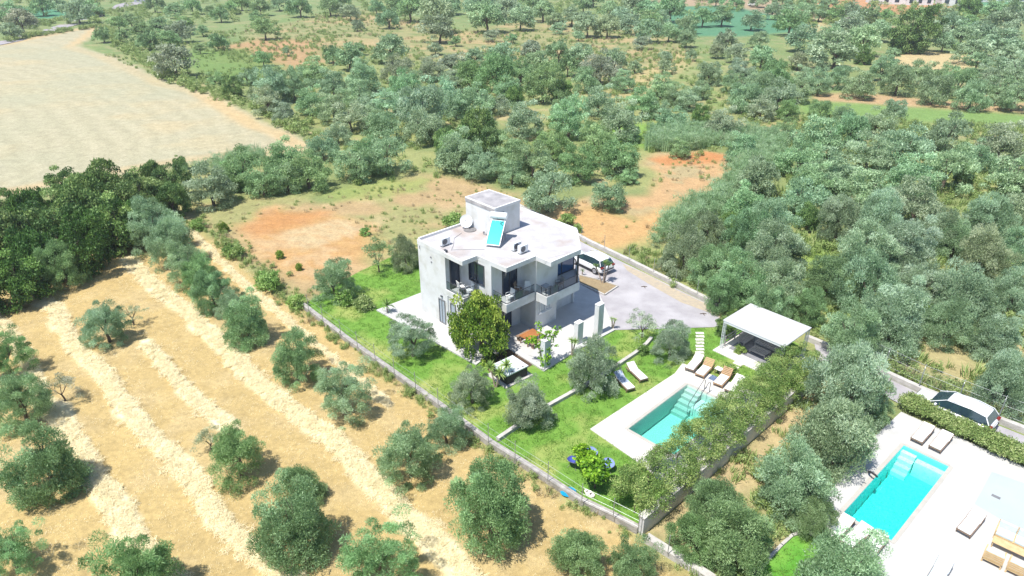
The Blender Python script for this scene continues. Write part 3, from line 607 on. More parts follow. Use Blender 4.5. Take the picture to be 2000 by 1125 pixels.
# upper floors of the balconies with low parapet kerbs
BAL=[(-5.19,-1.57),(-3.09,-1.57),(-3.09,-.06),(.0,-.0),(.02,3.02),(1.26,3.02),(1.26,6.75),(-.95,8.9),(-.95,5.5),(.09,5.48),(.09,3.06),(-1.58,3.06),(-1.58,-.04),(-5.19,-.04)]
MB().prism(poly((-5.19,-1.57),(-3.09,-1.57),(-3.09,-.051),(-5.19,-.051)),2.934,z2).build('balcony_floor',M['terrace'],villa)
MB().prism(poly((-3.08,-.04),(-.0,.0),(.02,3.02),(1.26,3.02),(1.26,6.75),(-.95,8.9),(-.95,5.5),(.09,5.49),(.09,3.045),(-1.59,3.045),(-1.59,-.04)),2.87,z2-.004).build('balcony_floor',M['terrace'],villa)
def kerb(a,b,z0,z1,w_=.14):
    A=H(*a);B=H(*b); d=(B-A).normalized(); n=Vector((-d.y,d.x,0))
    return MB().box((A+B)/2+n*w_/2,(B-A).length,w_,z0,z1,d).build('balcony_parapet',M['plaster'],villa)
kerb((-5.19,-1.60),(-3.06,-1.60),2.95,3.46); kerb((-3.06,-1.46),(-3.06,-.2),2.95,3.46)
kerb((-1.55,-.03),(.03,-.03),2.85,3.56); kerb((.03,.11),(.03,3.0),2.85,3.56); kerb((.17,3.0),(1.29,3.0),2.85,3.56); kerb((1.29,3.14),(1.29,6.77),2.85,3.56); kerb((1.29,6.77),(-.9,8.95),2.85,3.56)
def glassrail(a,b,z0=3.46,z1=4.15):
    A=H(*a);B=H(*b); d=(B-A).normalized()
    g=MB().box((A+B)/2,(B-A).length,.02,z0,z1,d).build('glass_railing',M['railglass'],villa)
    MB().box((A+B)/2,(B-A).length,.035,z1,z1+.025,d).build('handrail',M['frame'],g)
    MB().box((A+B)/2,(B-A).length,.05,z0,z0+.05,d).build('channel',M['frame'],g)
glassrail((-5.17,-1.5),(-3.12,-1.5)); glassrail((-3.13,-1.45),(-3.13,-.2)); glassrail((-1.5,.05),(-.06,.05),3.56,4.2); glassrail((-.04,.1),(-.04,2.98),3.56,4.2)
glassrail((-.0,3.08),(1.2,3.08),3.56,4.2); glassrail((1.22,3.14),(1.22,6.7),3.56,4.25)
# post carrying the far roof corner
MB().box(H(1.2,6.55),.12,.12,3.56,zr,E1).build('roof_post',M['frame'],villa)
MB().box(H(-.9,8.6),.16,.16,.1,2.87,E1).build('carport_post',M['plaster'],villa)
# openings
def opening(kind,s0,t0,s1,t1,z0,z1,nrm,panes,gm='glass',fm='frame',fw=.07,parent=villa):
    A=H(s0,t0);B=H(s1,t1); d=(B-A).normalized(); n=nrm.normalized(); c=(A+B)/2; L=(B-A).length
    fr=MB()
    for e in (0,L-fw): fr.box(A+d*(e+fw/2)+n*.02,fw,.10,z0,z1,d)
    for z in (z0,z1-fw): fr.box(c+n*.02,L-2*fw,.098,z,z+fw,d)
    F=fr.build(kind,M[fm],parent)
    gw=(L-2*fw)/panes
    for i in range(panes):
        p=A+d*(fw+gw*(i+.5)); MB().box(p+n*(.012+.012*(i%2)),gw-.03,.02,z0+fw+.01,z1-fw-.01,d).build('pane',M[gm],F)
        if i: MB().box(A+d*(fw+gw*i)+n*.035,.05,.07,z0+fw,z1-fw,d).build('mullion',M[fm],F)
    return F
nE1=E1; nW=-E2
opening('window',-4.15,-.05,-2.35,-.05,4.2,5.95,nW,2)                # balcony window of two panes
opening('sliding_door',-5.2,-1.15,-5.2,-.2,3.32,5.9,nE1,1)          # dark door at the end of the left balcony
opening('sliding_door',-1.6,1.05,-1.6,2.6,3.32,6.0,nE1,2)           # dark doors behind the corner balcony
opening('window_wall',-1.0,5.62,-1.0,8.6,3.32,6.1,nE1,2,'glassblue')
opening('sliding_door',-6.22,-1.55,-5.42,-1.55,.16,2.35,nW,2,'glasspale','greymetal')
MB().box(H(-5.8,-1.6),.22,.12,2.6,2.68,E1).build('wall_lamp',M['frame'],villa)
opening('window',-4.75,-1.55,-4.1,-1.55,1.55,2.5,nW,1,'glasspale','greymetal')
opening('window',-4.75,-1.55,-4.1,-1.55,.4,1.3,nW,1,'glasspale','greymetal')
opening('sliding_door',-1.6,.25,-1.6,2.0,.16,2.5,nE1,2)
opening('window',.08,3.45,.08,4.75,1.5,2.45,nE1,2,'glasspale','whiteframe')
MB().box(H(.14,4.1),1.5,.12,1.42,1.49,E2).build('window_sill',M['whiteframe'],villa)
# rain pipes
MB().tube([H(-5.02,-1.63,.2),H(-5.02,-1.63,3.0)],.035,6).build('rain_pipe',M['whiteframe'],villa)
MB().tube([H(-.06,3.12,5.0),H(-.06,3.12,6.2)],.05,6).build('rain_pipe',M['whiteframe'],villa)
MB().tube([H(-8.3,-1.62,6.2),H(-8.3,-1.64,5.95)],.03,6).build('roof_spout',M['greymetal'],villa)
for q in ((-6.95,5.6),(-6.9,5.2)): MB().box(H(q[0],-1.58),.12,.06,q[1],q[1]+.09,E1).build('wall_fitting',M['greymetal'],villa)
MB().box(H(-5.3,-1.35),.30,.16,zt-.04,zt+.14,E1).build('roof_light',M['frame'],villa)
MB().box(H(.05,-.12),.12,.10,6.0,6.2,E1).build('camera_box',M['frame'],villa)
# stair tower on the roof
TW=[(-8.50,3.43),(-4.86,3.33),(-4.9,6.15),(-8.5,6.0)]
tw=MB().prism(poly(*TW),zt-.05,8.78).build('stair_tower',M['plaster'],villa)
MB().prism(poly((-8.53,3.40),(-4.82,3.29),(-4.86,6.19),(-8.53,6.04)),8.782,8.98).build('tower_roof_slab',M['roofpaint'],tw)
MB().sheet([tuple(H(s,t)[:2]) for s,t in [(-8.4,3.5),(-4.95,3.42),(-5.0,6.05),(-8.4,5.92)]],8.985).build('tower_roof_screed',M['tower_top'],tw)
MB().box(H(-6.67,3.35),3.66,.03,8.64,8.9,(H(*TW[1])-H(*TW[0]))).build('tower_fascia',M['tower_top'],tw)
MB().box(H(-4.84,3.95),.75,.05,6.56,8.45,E2).build('tower_door',M['greymetal'],tw)

# solar water heater
def solar():
    B0=P3(948,479,6.68); B1=P3(976,482,6.68); u=(B1-B0).normalized(); back=Vector((-u.y,u.x,0)); wdt=(B1-B0).length
    t=thing('solar_water_heater','turquoise tilted solar panel with a white tank on the villa roof','solar heater',(B0+B1)/2-Vector((0,0,.1)))
    Ln=2.25; tilt=R(38); up=back*math.cos(tilt)+Vector((0,0,1))*math.sin(tilt); n=u.cross(up)
    c=(B0+B1)/2+up*Ln/2+Vector((0,0,.05))
    MB().obox(c,u*wdt/2,up*Ln/2,n*.045).build('panel_frame',M['whitemetal'],t)
    MB().obox(c+n*.05,u*(wdt/2-.05),up*(Ln/2-.05),n*.006).build('glass_cover',M['solar'],t)
    top=(B0+B1)/2+up*Ln; tc=top+back*.12+Vector((0,0,.42))
    MB().tube([tc-u*(wdt/2+.12),tc-u*(wdt/2+.08),tc+u*(wdt/2+.08),tc+u*(wdt/2+.12)],[.2,.27,.27,.2],18).build('tank',M['whitemetal'],t,smooth=False)
    for sgn in (-1,1):
        b=MB(); p=top+u*sgn*wdt*.42; g=Vector((p.x,p.y,6.56))+back*.35
        b.tube([g,p+back*.1+Vector((0,0,.2))],.022,6); b.tube([g,(B0+B1)/2+u*sgn*wdt*.42],.018,6); b.tube([g-back*.7,p],.018,6); b.build('support_leg',M['metal'],t)
    MB().tube([top+u*wdt*.42+n*.08,top+u*wdt*.2-up*.28+n*.16,top+u*wdt*.42-up*.45+n*.1],.018,6).build('hose',M['black'],t)
solar()
# satellite dish
def dish():
    g0=P3(911,444,6.56); c=g0+Vector((0,0,.55)); t=thing('satellite_dish','round white satellite dish beside the stair tower','satellite dish',g0)
    ax=(Vector((0,-30,14))-Vector((c.x*.2,0,0))).normalized(); a=ax.cross(Vector((0,0,1))).normalized(); b=a.cross(ax); n=24; b_=MB(); vs=[];fs=[]
    rings=[0,.2,.4,.52]
    for r in rings:
        for k in range(n): an=2*PI*k/n; vs.append(c+a*math.cos(an)*r+b*math.sin(an)*r*1.05+ax*(r*r*.55))
    for i in range(len(rings)-1):
        for k in range(n): q=i*n; fs.append((q+k,q+(k+1)%n,q+n+(k+1)%n,q+n+k))
    b_.add(vs,fs); b_.add([v-ax*.02 for v in vs],[f_[::-1] for f_ in fs]); b_.build('reflector',M['whitemetal'],t,smooth=True)
    MB().tube([Vector((c.x,c.y+.1,6.56)),c-ax*.05],.035,7).build('mast',M['metal'],t)
    MB().tube([c-b*.5+ax*.15,c+ax*.62],.014,5).build('feed_arm',M['metal'],t); MB().obox(c+ax*.64,a*.04,b*.04,ax*.06).build('receiver',M['greymetal'],t)
dish()
tag(MB().disc(P(918,448.5,6.58),.52,6.545,6.60,28).build('roof_cover',M['hatchm']),'flat round grey cover lying on the roof by the satellite dish','cover')
t=thing('roof_vent','small grey pipe stub on the roof left of the solar panel','vent',P3(945,457,6.56)); a=P3(945,457,6.56)
MB().tube([a,a+Vector((0,0,.22))],.07,8).build('pipe',M['greymetal'],t); MB().box(a+E1*.18,.30,.14,6.55,6.66,E1).build('bracket',M['metal'],t)
for cb in ([H(-7.3,1.9,6.57),H(-6.9,.8,6.57),H(-5.9,-.1,6.57),H(-5.2,-.9,6.57)],[H(-5.3,-.8,6.57),H(-4.2,.5,6.57),H(-3.6,1.1,6.57)]):
    MB().tube(cb,.018,5).build('cable',M['tower_top'],rf)
# air conditioners on the roof
def ac(px,py,ang,label,fan):
    a=P3(px,py,6.56); u=Vector((math.cos(ang),math.sin(ang),0)); v=Vector((-u.y,u.x,0))
    t=thing('air_conditioner',label,'air conditioner',a,'air conditioning units on the villa roof')
    MB().box(a,.82,.32,6.66,7.24,u).build('casing',M['whitemetal'],t,bevel=.02)
    for s_ in (-.3,.3): MB().box(a+u*s_,.06,.36,6.55,6.66,u).build('foot',M['metal'],t)
    n=-v; c=a+n*.165+Vector((0,0,.39))-u*.10
    ring=[c+(u*math.cos(2*PI*k/20)+Vector((0,0,1))*math.sin(2*PI*k/20))*.24 for k in range(20)]
    b=MB(); b.add(ring,[tuple(range(20))]); b.build('fan_grille',M['acgrille'],t)
    b=MB(); c2=c+n*.012
    for k in range(5):
        an=2*PI*k/5; d=u*math.cos(an)+Vector((0,0,1))*math.sin(an); e=u*math.cos(an+.7)+Vector((0,0,1))*math.sin(an+.7); b.add([c2+d*.04,c2+d*.2,c2+e*.2],[(0,1,2)])
    b.build('fan_blades',M['greymetal'],t)
    MB().box(a+v*.165,.7,.012,6.72,7.18,u).build('coil',M['acgrille'],t)
    return t
ac(869,479.5,R(-46+90),'grey sided air conditioner standing alone near the left roof corner',0)
ac(1008,488.5,R(44),'dark backed air conditioner behind the one with the visible fan',1)
ac(1021,494,R(44),'white air conditioner with a round dark fan facing the front roof edge',1)

# balcony furniture
def chair(label,loc,rot,fm,sm,group,h=.44):
    t=thing('armchair',label,'chair',(0,0,0),group)
    MB().box((0,0),.5,.5,h-.05,h).build('seat',sm,t,bevel=.01)
    MB().obox((0,-.25,h+.26),Vector((.25,0,0)),Vector((0,.02,0)),Vector((0,-.05,.24))).build('backrest',sm,t)
    for x in (-.24,.24):
        for y in (-.24,.22): MB().tube([(x,y,0),(x*.96,y*.96,h)],.018,6).build('leg',fm,t)
        MB().tube([(x,-.24,h+.2),(x,.2,h+.2),(x,.22,h-.02)],.017,6).build('armrest',fm,t)
    t.location=loc; t.rotation_euler=(0,0,rot); return t
def table(name,label,loc,rot,w,d,h,top,leg,cat='table'):
    t=thing(name,label,cat,(0,0,0)); MB().box((0,0),w,d,h-.04,h).build('tabletop',top,t,bevel=.008)
    for x in (-1,1):
        for y in (-1,1): MB().box((x*(w/2-.06),y*(d/2-.06)),.05,.05,0,h-.041).build('leg',leg,t)
    t.location=loc; t.rotation_euler=(0,0,rot); return t
G_='light chairs on the corner balcony'
chair('light armchair nearest the front corner of the balcony',H(-.62,.95,3.3),R(130),M['whitemetal'],M['cushion'],G_)
chair('pinkish armchair by the dark balcony door',H(-1.05,2.25,3.3),R(-110),M['whitemetal'],M['brownwood'],G_)
chair('armchair against the shaded balcony wall right of the pinkish one',H(-.55,2.75,3.3),R(170),M['whitemetal'],M['cushion'],G_)
table('balcony_table','dark glass topped square table on the right of the balcony',H(.48,3.75,3.3) ,A0,.62,.62,.72,M['glass'],M['frame'])
chair('dark lounge chair on the far right balcony',H(.55,5.2,3.3),R(120),M['frame'],M['greymetal'],'')['group']='seats on the right balcony'
chair('white chair on the small left balcony',H(-4.35,-.75,3.3),R(-60),M['whitemetal'],M['cushion'],'white chairs on the left balcony')
chair('white chair next to the window on the left balcony',H(-3.5,-.6,3.3),R(120),M['whitemetal'],M['cushion'],'white chairs on the left balcony')
table('side_table','small dark table between the chairs on the left balcony',H(-3.95,-.95,3.3),A0,.42,.42,.45,M['frame'],M['frame'])

# free standing pillars on the terrace edge
for (x,y,h,l) in ((1063,716,2.45,'white square pillar overgrown by a climbing vine near the hot tub'),(1127,670,2.0,'shorter white square pillar in the middle of the terrace edge'),(1166,652.5,2.85,'tallest white square pillar at the driveway end of the terrace')):
    a=P3(x,y,.15); t=thing('pillar',l,'pillar',a,'white pillars along the terrace edge')
    MB().box(a+E2*.1,.42,.62,.15,h-.06,E1).build('shaft',M['plaster'],t); MB().box(a+E2*.1,.45,.65,h-.058,h,E1).build('cap',M['roofpaint'],t)
# wooden table on the terrace
a=P3(1036,668,.15); t=thing('dining_table','orange wooden table on the terrace behind the vine covered pillar','table',a)
for i in range(6): MB().box(a+E1*(-.42+.17*i),.16,1.5,.80,.85,E1).build('plank',M['wood'],t)
for sx in (-.4,.36):
    for sy in (-.65,.65): MB().box(a+E1*sx+E2*sy,.08,.08,.15,.799,E1).build('leg',M['brownwood'],t)
for sgn,l in ((-1,'dark wooden bench on the house side of the orange table'),(1,'dark wooden bench on the garden side of the orange table')):
    c=a+E1*(.78*sgn); b=thing('bench',l,'bench',c,'benches at the orange table'); MB().box(c,.3,1.4,.55,.6,E1).build('seat',M['brownwood'],b)
    for sy in (-.55,.55): MB().box(c+E2*sy,.26,.06,.15,.549,E1).build('leg',M['brownwood'],b)

# hot tub on its slab
c0=P3(1001,694,.95);c1=P3(1031.5,714,.95);c2=P3(991,738,.95);
u=(c1-c0).normalized(); v=Vector((u.y,-u.x,0)); 
t=thing('hot_tub','square hot tub with white top and dark brown sides beside the yucca','hot tub',Vector((c0.x,c0.y,0)))
lu=(c1-c0).length; lv=1.95; q=lambda i,j,z:Vector((c0.x,c0.y,z))+u*lu*i+v*lv*j
struct(MB().prism([q(-.15,-.15,0),q(1.12,-.15,0),q(1.12,1.13,0),q(-.15,1.13,0)],0,.13).build('hot_tub_slab',M['kerb']))
MB().prism([q(.02,.02,0),q(.98,.02,0),q(.98,.98,0),q(.02,.98,0)],.132,.86).build('cabinet',M['rattan'],t)
b=MB().sheet([q(-.01,-.01,0),q(1.01,-.01,0),q(1.01,1.01,0),q(-.01,1.01,0)],.95,[q(.12,.12,0),q(.84,.12,0),q(.84,.88,0),q(.12,.88,0)]); 
for A_,B_ in (((-.01,-.01),(1.01,-.01)),((1.01,-.01),(1.01,1.01)),((1.01,1.01),(-.01,1.01)),((-.01,1.01),(-.01,-.01))): b.quad(q(*A_,.862),q(*B_,.862),q(*B_,.95),q(*A_,.95))
b.build('rim',M['tubcover'],t)
b=MB()
for A_,B_ in (((.12,.12),(.84,.12)),((.84,.12),(.84,.88)),((.84,.88),(.12,.88)),((.12,.88),(.12,.12))): b.quad(q(*A_,.5),q(*B_,.5),q(*B_,.95),q(*A_,.95))
b.quad(q(.12,.12,.5),q(.84,.12,.5),q(.84,.88,.5),q(.12,.88,.5)); b.build('shell',M['tubcover'],t)
MB().sheet([q(.121,.121,0),q(.839,.121,0),q(.839,.879,0),q(.121,.879,0)],.90).build('water_surface',M['tubcover'],t)
for j in (.2,.42,.7): MB().obox(q(.92,j,.965),u*.05,v*.09,Vector((0,0,.015))).build('headrest',M['greymetal'],t)

# pergola
pa=P3(1412.5,624,2.62);pb=P3(1464,591,2.62);pc=P3(1583,639,2.62); pu=Vector((math.cos(R(-48)),math.sin(R(-48)),0)); pv=Vector((-pu.y,pu.x,0)); pl,pw=4.95,3.82
q=lambda i,j,z:Vector((pa.x,pa.y,z))+pu*i+pv*j
t=thing('pergola','white flat roofed pergola over wooden garden furniture','pergola',q(0,0,0))
MB().prism([q(0,0,0),q(pl,0,0),q(pl,pw,0),q(0,pw,0)],2.53,2.60).build('roof_panel',M['canopy'],t)
for j in (.08,pw-.08): MB().box(q(pl/2,j,0),pl-.1,.10,2.37,2.528,pu).build('beam',M['whitemetal'],t)
for i in (.12,pl/2,pl-.12): MB().box(q(i,pw/2,0),.09,pw-.2,2.40,2.526,pu).build('cross_beam',M['whitemetal'],t)
for i in (.14,pl-.14):
    for j in (.14,pw-.14):
        p=MB()
        for dx,dy in ((-.08,-.08),(.08,-.08),(.08,.08),(-.08,.08)): p.tube([q(i+dx,j+dy,.1),q(i+dx,j+dy,2.37)],.022,6)
        for k in range(9): z=.2+k*.25; p.tube([q(i-.08,j-.08,z),q(i+.08,j-.08,z+.12)],.01,4); p.tube([q(i-.08,j-.08,z),q(i-.08,j+.08,z+.12)],.01,4)
        p.build('lattice_post',M['whitemetal'],t)
struct(MB().prism([q(-.15,-.55,0),q(pl+.1,-.55,0),q(pl+.1,pw,0),q(-.15,pw,0)],.0,.10).build('pergola_floor',M['deck']))
struct(MB().sheet([q(.5,.55,0),q(pl-.05,.55,0),q(pl-.05,pw-.1,0),q(.5,pw-.1,0)],.104).build('slate_floor',M['slate']))
# slatted pallets and benches under it
def slatted(name,label,cat,c,du,L,Wd,z,ns,back=None,group=None):
    dv=Vector((-du.y,du.x,0)); g=thing(name,label,cat,Vector((c.x,c.y,.1)),group)
    for i in range(ns): MB().box(c+du*(-L/2+L*(i+.5)/ns),L/ns*.62,Wd,z-.03,z,du).build('slat',M['greywood'],g)
    for s_ in (-.42,.42): MB().box(c+dv*Wd*s_,L,.07,z-.12,z-.031,du).build('rail',M['greywood'],g)
    for a_ in (-.46,.46):
        for b_ in (-.42,.42): MB().box(c+du*L*a_+dv*Wd*b_,.07,.07,.104,z-.121,du).build('leg',M['greywood'],g)
    if back:
        n=int(L/.16)
        for i in range(4): MB().obox(c+dv*(Wd/2)*back+Vector((0,0,z+.1+.14*i)),du*L/2,dv*.012,Vector((0,0,.045))).build('back_slat',M['greywood'],g)
        for a_ in (-.46,0,.46): MB().box(c+du*L*a_+dv*(Wd/2+.03)*back,.06,.03,z,z+.6,du).build('back_post',M['greywood'],g)
    return g
slatted('garden_bench','long grey slatted bench at the back under the pergola','bench',q(2.6,2.6,0),pu,2.0,.6,.5,11,1)
slatted('garden_bench','grey slatted bench on the hedge side under the pergola','bench',q(4.0,1.9,0),pv,1.6,.6,.5,9,-1)
slatted('pallet_table','low grey slatted pallet table in the middle under the pergola','table',q(2.5,1.6,0),pu,1.3,.9,.42,9)
slatted('garden_bench','small grey slatted bench at the driveway side under the pergola','bench',q(1.0,2.2,0),pv,1.5,.5,.5,8,1)
t=thing('wooden_rail','pale wooden rail fence on the driveway side of the pergola','fence',q(.1,1.5,0))
for z in (.35,.62,.9): MB().obox(q(.1,2.0,z),pv*1.5,pu*.015,Vector((0,0,.05))).build('rail',M['greywood'],t)
for j in (.6,2.0,3.4): MB().box(q(.13,j,0),.07,.07,.1,1.0,pu).build('rail_post',M['greywood'],t)

# ------------------------------------------------------------- sun loungers
def lounger(label,foot,head,group,frame,top,back='cushion',raise_=.45,towel=None,z=.1,wd=.64,slats=False,cushion=True):
    F=P3(*foot,z);Hd=P3(*head,z); d=(Hd-F).normalized(); n=Vector((-d.y,d.x,0)); L=1.95; c=(F+Hd)/2; F=c-d*L/2
    t=thing('sun_lounger',label,'sun lounger',Vector((c.x,c.y,z)),group); Z=Vector((0,0,1)); sz=z+.30
    for s_ in (-1,1): MB().obox(F+d*L/2+n*s_*wd/2+Z*.26,d*L/2,n*.025,Z*.035).build('side_rail',M[frame],t)
    MB().obox(F+d*.03+Z*.26,d*.025,n*wd/2,Z*.035).build('end_rail',M[frame],t)
    for a_ in (.12,L-.35):
        for s_ in (-1,1): MB().obox(F+d*a_+n*s_*(wd/2-.01)+Z*.12,d*.03,n*.028,Z*.12).build('leg',M[frame],t)
    if slats:
        for i in range(9): MB().obox(F+d*(.1+i*.135)+Z*.30,d*.045,n*(wd/2-.03),Z*.008).build('slat',M[frame],t)
    bl=.68; hinge=F+d*(L-bl)+Z*.31; bd=(d*math.cos(raise_)+Z*math.sin(raise_)); bn=d.cross(Z).normalized(); up=(Z*math.cos(raise_)-d*math.sin(raise_))
    if slats:
        for i in range(6): MB().obox(hinge+bd*(.06+i*.115),bd*.04,n*(wd/2-.02),up*.01).build('back_slat',M[frame],t)
        for s_ in (-1,1): MB().obox(hinge+bd*bl/2+n*s_*wd/2,bd*bl/2,n*.02,up*.02).build('back_rail',M[frame],t)
    else:
        MB().obox(hinge+bd*bl/2,bd*bl/2,n*wd/2,up*.035).build('back_cushion' if cushion else 'backrest',M[top],t,bevel=.02)
        for s_ in (-1,1): MB().obox(hinge+bd*bl/2+n*s_*(wd/2+.012)-up*.02,bd*bl/2,n*.012,up*.02).build('back_rail',M[frame],t)
    MB().obox(F+d*(L-bl)/2+Z*.345,d*((L-bl)/2-.01),n*(wd/2-.02),Z*.035).build('seat_cushion' if cushion else 'sling',M[top],t,bevel=.02)
    for s_ in (-1,1): MB().tube([hinge+bd*bl*.6+n*s_*wd*.4,hinge+d*bl*.8+n*s_*wd*.4-Z*.08],.012,5).build('prop',M[frame],t)
    if towel: 
        tw_=MB().obox(hinge+bd*.32+up*.045,bd*.36,n*(wd/2-.03),up*.006); tw_.obox(F+d*(L-bl-.28)+Z*.388,d*.29,n*(wd/2-.03),Z*.006)
        tag(tw_.build('beach_towel',M[towel]),'blue patterned towel spread over a lounger on the lawn','towel')
    return t
G1='sun loungers at the far end of the turquoise pool'
lounger('white cushioned lounger nearest the tree at the far end of the turquoise pool',(1341,733),(1370,699),G1,'brownwood','cushion')
lounger('wooden lounger with slatted raised back next to the white one by the pool',(1361,743),(1391,711),G1,'teak','cushion',raise_=.75,slats=True)
lounger('wooden lounger with slatted back between the dark towel and the hedge',(1396,762),(1427,728),G1,'teak','cushion',raise_=.75,slats=True)
lounger('white cushioned lounger right beside the hedge at the turquoise pool',(1418,775),(1450,741),G1,'brownwood','cushion')
G2='loungers on the lawn by the olive tree'
lounger('white curved lounger on the lawn farther from the camera',(1259,749),(1227,719),G2,'brownwood','cushion',z=.04,raise_=.5)
lounger('lounger with a blue patterned towel on the lawn under the olive tree',(1234,768),(1202,736),G2,'brownwood','cushion',z=.04,raise_=.5,towel='towel')
G3='white slatted loungers on the white terrace around the cyan pool'
for l,f_,h_ in (('white lounger left of the pair at the far end of the cyan pool',(1787,868),(1812,840)),('white lounger right of the pair at the far end of the cyan pool',(1822,884),(1848,855)),
    ('white lounger leftmost of the three at the near end of the cyan pool',(1621,1056),(1654,1022)),('white lounger in the middle of the three at the near end of the cyan pool',(1656,1067),(1686,1042)),
    ('white lounger half hidden by the olive tree at the near end of the cyan pool',(1690,1090),(1716,1058)),('white lounger standing alone right of the cyan pool',(1876,1050),(1910,1010)),
    ('pale blue lounger at the bottom edge of the white terrace',(1818,1150),(1842,1108))):
    lounger(l,f_,h_,G3,'brownwood' if 'pale blue' not in l else 'greymetal','cushion' if 'pale blue' not in l else 'bluecushion',raise_=.35,cushion=False,wd=.66)  # brown frame colour paints the shaded sides of the white loungers
a=P3(1393,738,.115); tag(MB().box(a,.62,.5,.102,.118,E2).build('folded_towel',M['darktowel']),'dark blue towel lying flat between the wooden loungers','towel')
table('side_table','small white table between the wooden loungers',P3(1403,729,.1),A0,.5,.45,.42,M['cushion'],M['brownwood'])
# lounge set at the lower right corner
def sofa(label,c,du,L,z0,arm=True):
    dv=Vector((-du.y,du.x,0)); t=thing('garden_sofa',label,'sofa',Vector((c.x,c.y,z0)),'wooden garden lounge set'); Z=Vector((0,0,1))
    MB().box(c,L,.78,z0+.2,z0+.28,du).build('base',M['teak2'],t)
    for i in range(4): MB().obox(c+dv*.40+Z*(z0+.36+.12*i),du*L/2,dv*.015,Z*.035).build('back_slat',M['teak2'],t)
    for a_ in (-1,1):
        MB().box(c+du*a_*(L/2-.03),.06,.8,z0+.52,z0+.57,du).build('armrest',M['teak2'],t)
        for b_ in (-.36,.36): MB().box(c+du*a_*(L/2-.03)+dv*b_,.06,.06,z0,z0+.52,du).build('leg',M['teak2'],t)
    n=max(1,round(L/.75))
    for i in range(n):
        p=c+du*(-L/2+L*(i+.5)/n)
        MB().obox(p-dv*.03+Z*(z0+.35),du*(L/n/2-.03),dv*.34,Z*.065).build('seat_cushion',M['bluecushion'],t,bevel=.03)
        MB().obox(p+dv*.28+Z*(z0+.62),du*(L/n/2-.04),dv*.07,Z*.2).build('back_cushion',M['bluecushion'],t,bevel=.03)
    return t
M['teak2']=mat('light_teak',(.60,.44,.24),(.50,.34,.17),scale=6,rough=.6)
ld=(P3(1985,1098)-P3(1930,1072)).normalized(); lc=P3(1977,1062)
sofa('light wood sofa with pale blue cushions at the right edge',lc,ld,1.7,.1)
cc=P3(1962,1078); table('coffee_table','low light wood table between the pale blue sofas',Vector((cc.x,cc.y,.1))+Vector((.12,-.1,0)),math.atan2(ld.y,ld.x),1.6,.55,.38,M['teak2'],M['teak2'])
c3=P3(1936,1098); sofa('light wood armchair with slatted back seen from behind at the lower right',c3,-ld,.85,.1); 
c4=P3(1983,1120); sofa('light wood armchair cut by the lower right corner beside another one',c4,-ld,.85,.1)

# blue chairs around the small fig trees
G4='round blue garden chairs under the small fig trees'
def moon(px,py,m,l,rot):
    a=P3(px,py,.04); t=thing('garden_chair',l,'chair',(0,0,0),G4); n=18; vs=[];fs=[]
    for r in (.02,.25,.42,.5):
        for k in range(n): an=2*PI*k/n; vs.append(Vector((math.cos(an)*r,math.sin(an)*r*.95,.30+r*r*1.0+ (.28*max(0,math.sin(an))*r))))
    for i in range(3):
        for k in range(n): fs.append((i*n+k,i*n+(k+1)%n,(i+1)*n+(k+1)%n,(i+1)*n+k))
    MB().add(vs,fs).add([v-Vector((0,0,.02)) for v in vs],[f_[::-1] for f_ in fs]).build('seat',M[m],t,smooth=True)
    rim_=[vs[3*n+k] for k in range(n)]+[vs[3*n]]; MB().tube(rim_,.016,5,cap=False).build('rim',M['greymetal'],t)
    for x in (-1,1): MB().tube([(x*.34,-.34,0),(x*.1,0,.34),(x*.34,.34,0)],.014,5).build('leg',M['greymetal'],t)
    t.location=a; t.rotation_euler=(0,0,rot); t.scale=(.82,.82,.9)
moon(1120,911,'bluefab','deep blue round chair leftmost of the four on the lawn',R(150))
moon(1154,895,'palebluefab','pale blue round chair farthest from the camera behind the fig crown',R(40))
moon(1186,918,'palebluefab','pale blue round chair rightmost of the four on the lawn',R(-20))
moon(1168,936,'bluefab','deep blue round chair nearest the camera below the fig crown',R(-70))
b=MB(); ctr=P3(1110,962,.1)
for k in range(3): b.tube([ctr+Vector((math.cos(a_)*(.42-.05*k),math.sin(a_)*(.34-.05*k),.05+.05*k)) for a_ in np.linspace(0,2*PI*.8,16)],.04,6)
tag(b.build('garden_hose',M['bluehose']),'bright blue coiled hose on the lawn by the boundary wall','hose')
b=MB(); ctr=P3(1011,893,.1); b.tube([ctr,ctr+Vector((.3,-.25,.1)),ctr+Vector((.75,-.6,0))],.05,6); tag(b.build('garden_hose',M['palebluefab']),'short blue tube on the lawn where the garden wall meets the fence','hose')
for i,(x,y) in enumerate(((1150,966),(1156,970),(1145,962))):
    b=MB().disc(P(x,y),.22-.04*i,.03,.16,7); tag(b.build('field_stone',M['stone'],bevel=.03),('largest','middle','smallest')[i]+' pale stone at the foot of the small fig tree','stone','stones at the fig tree')

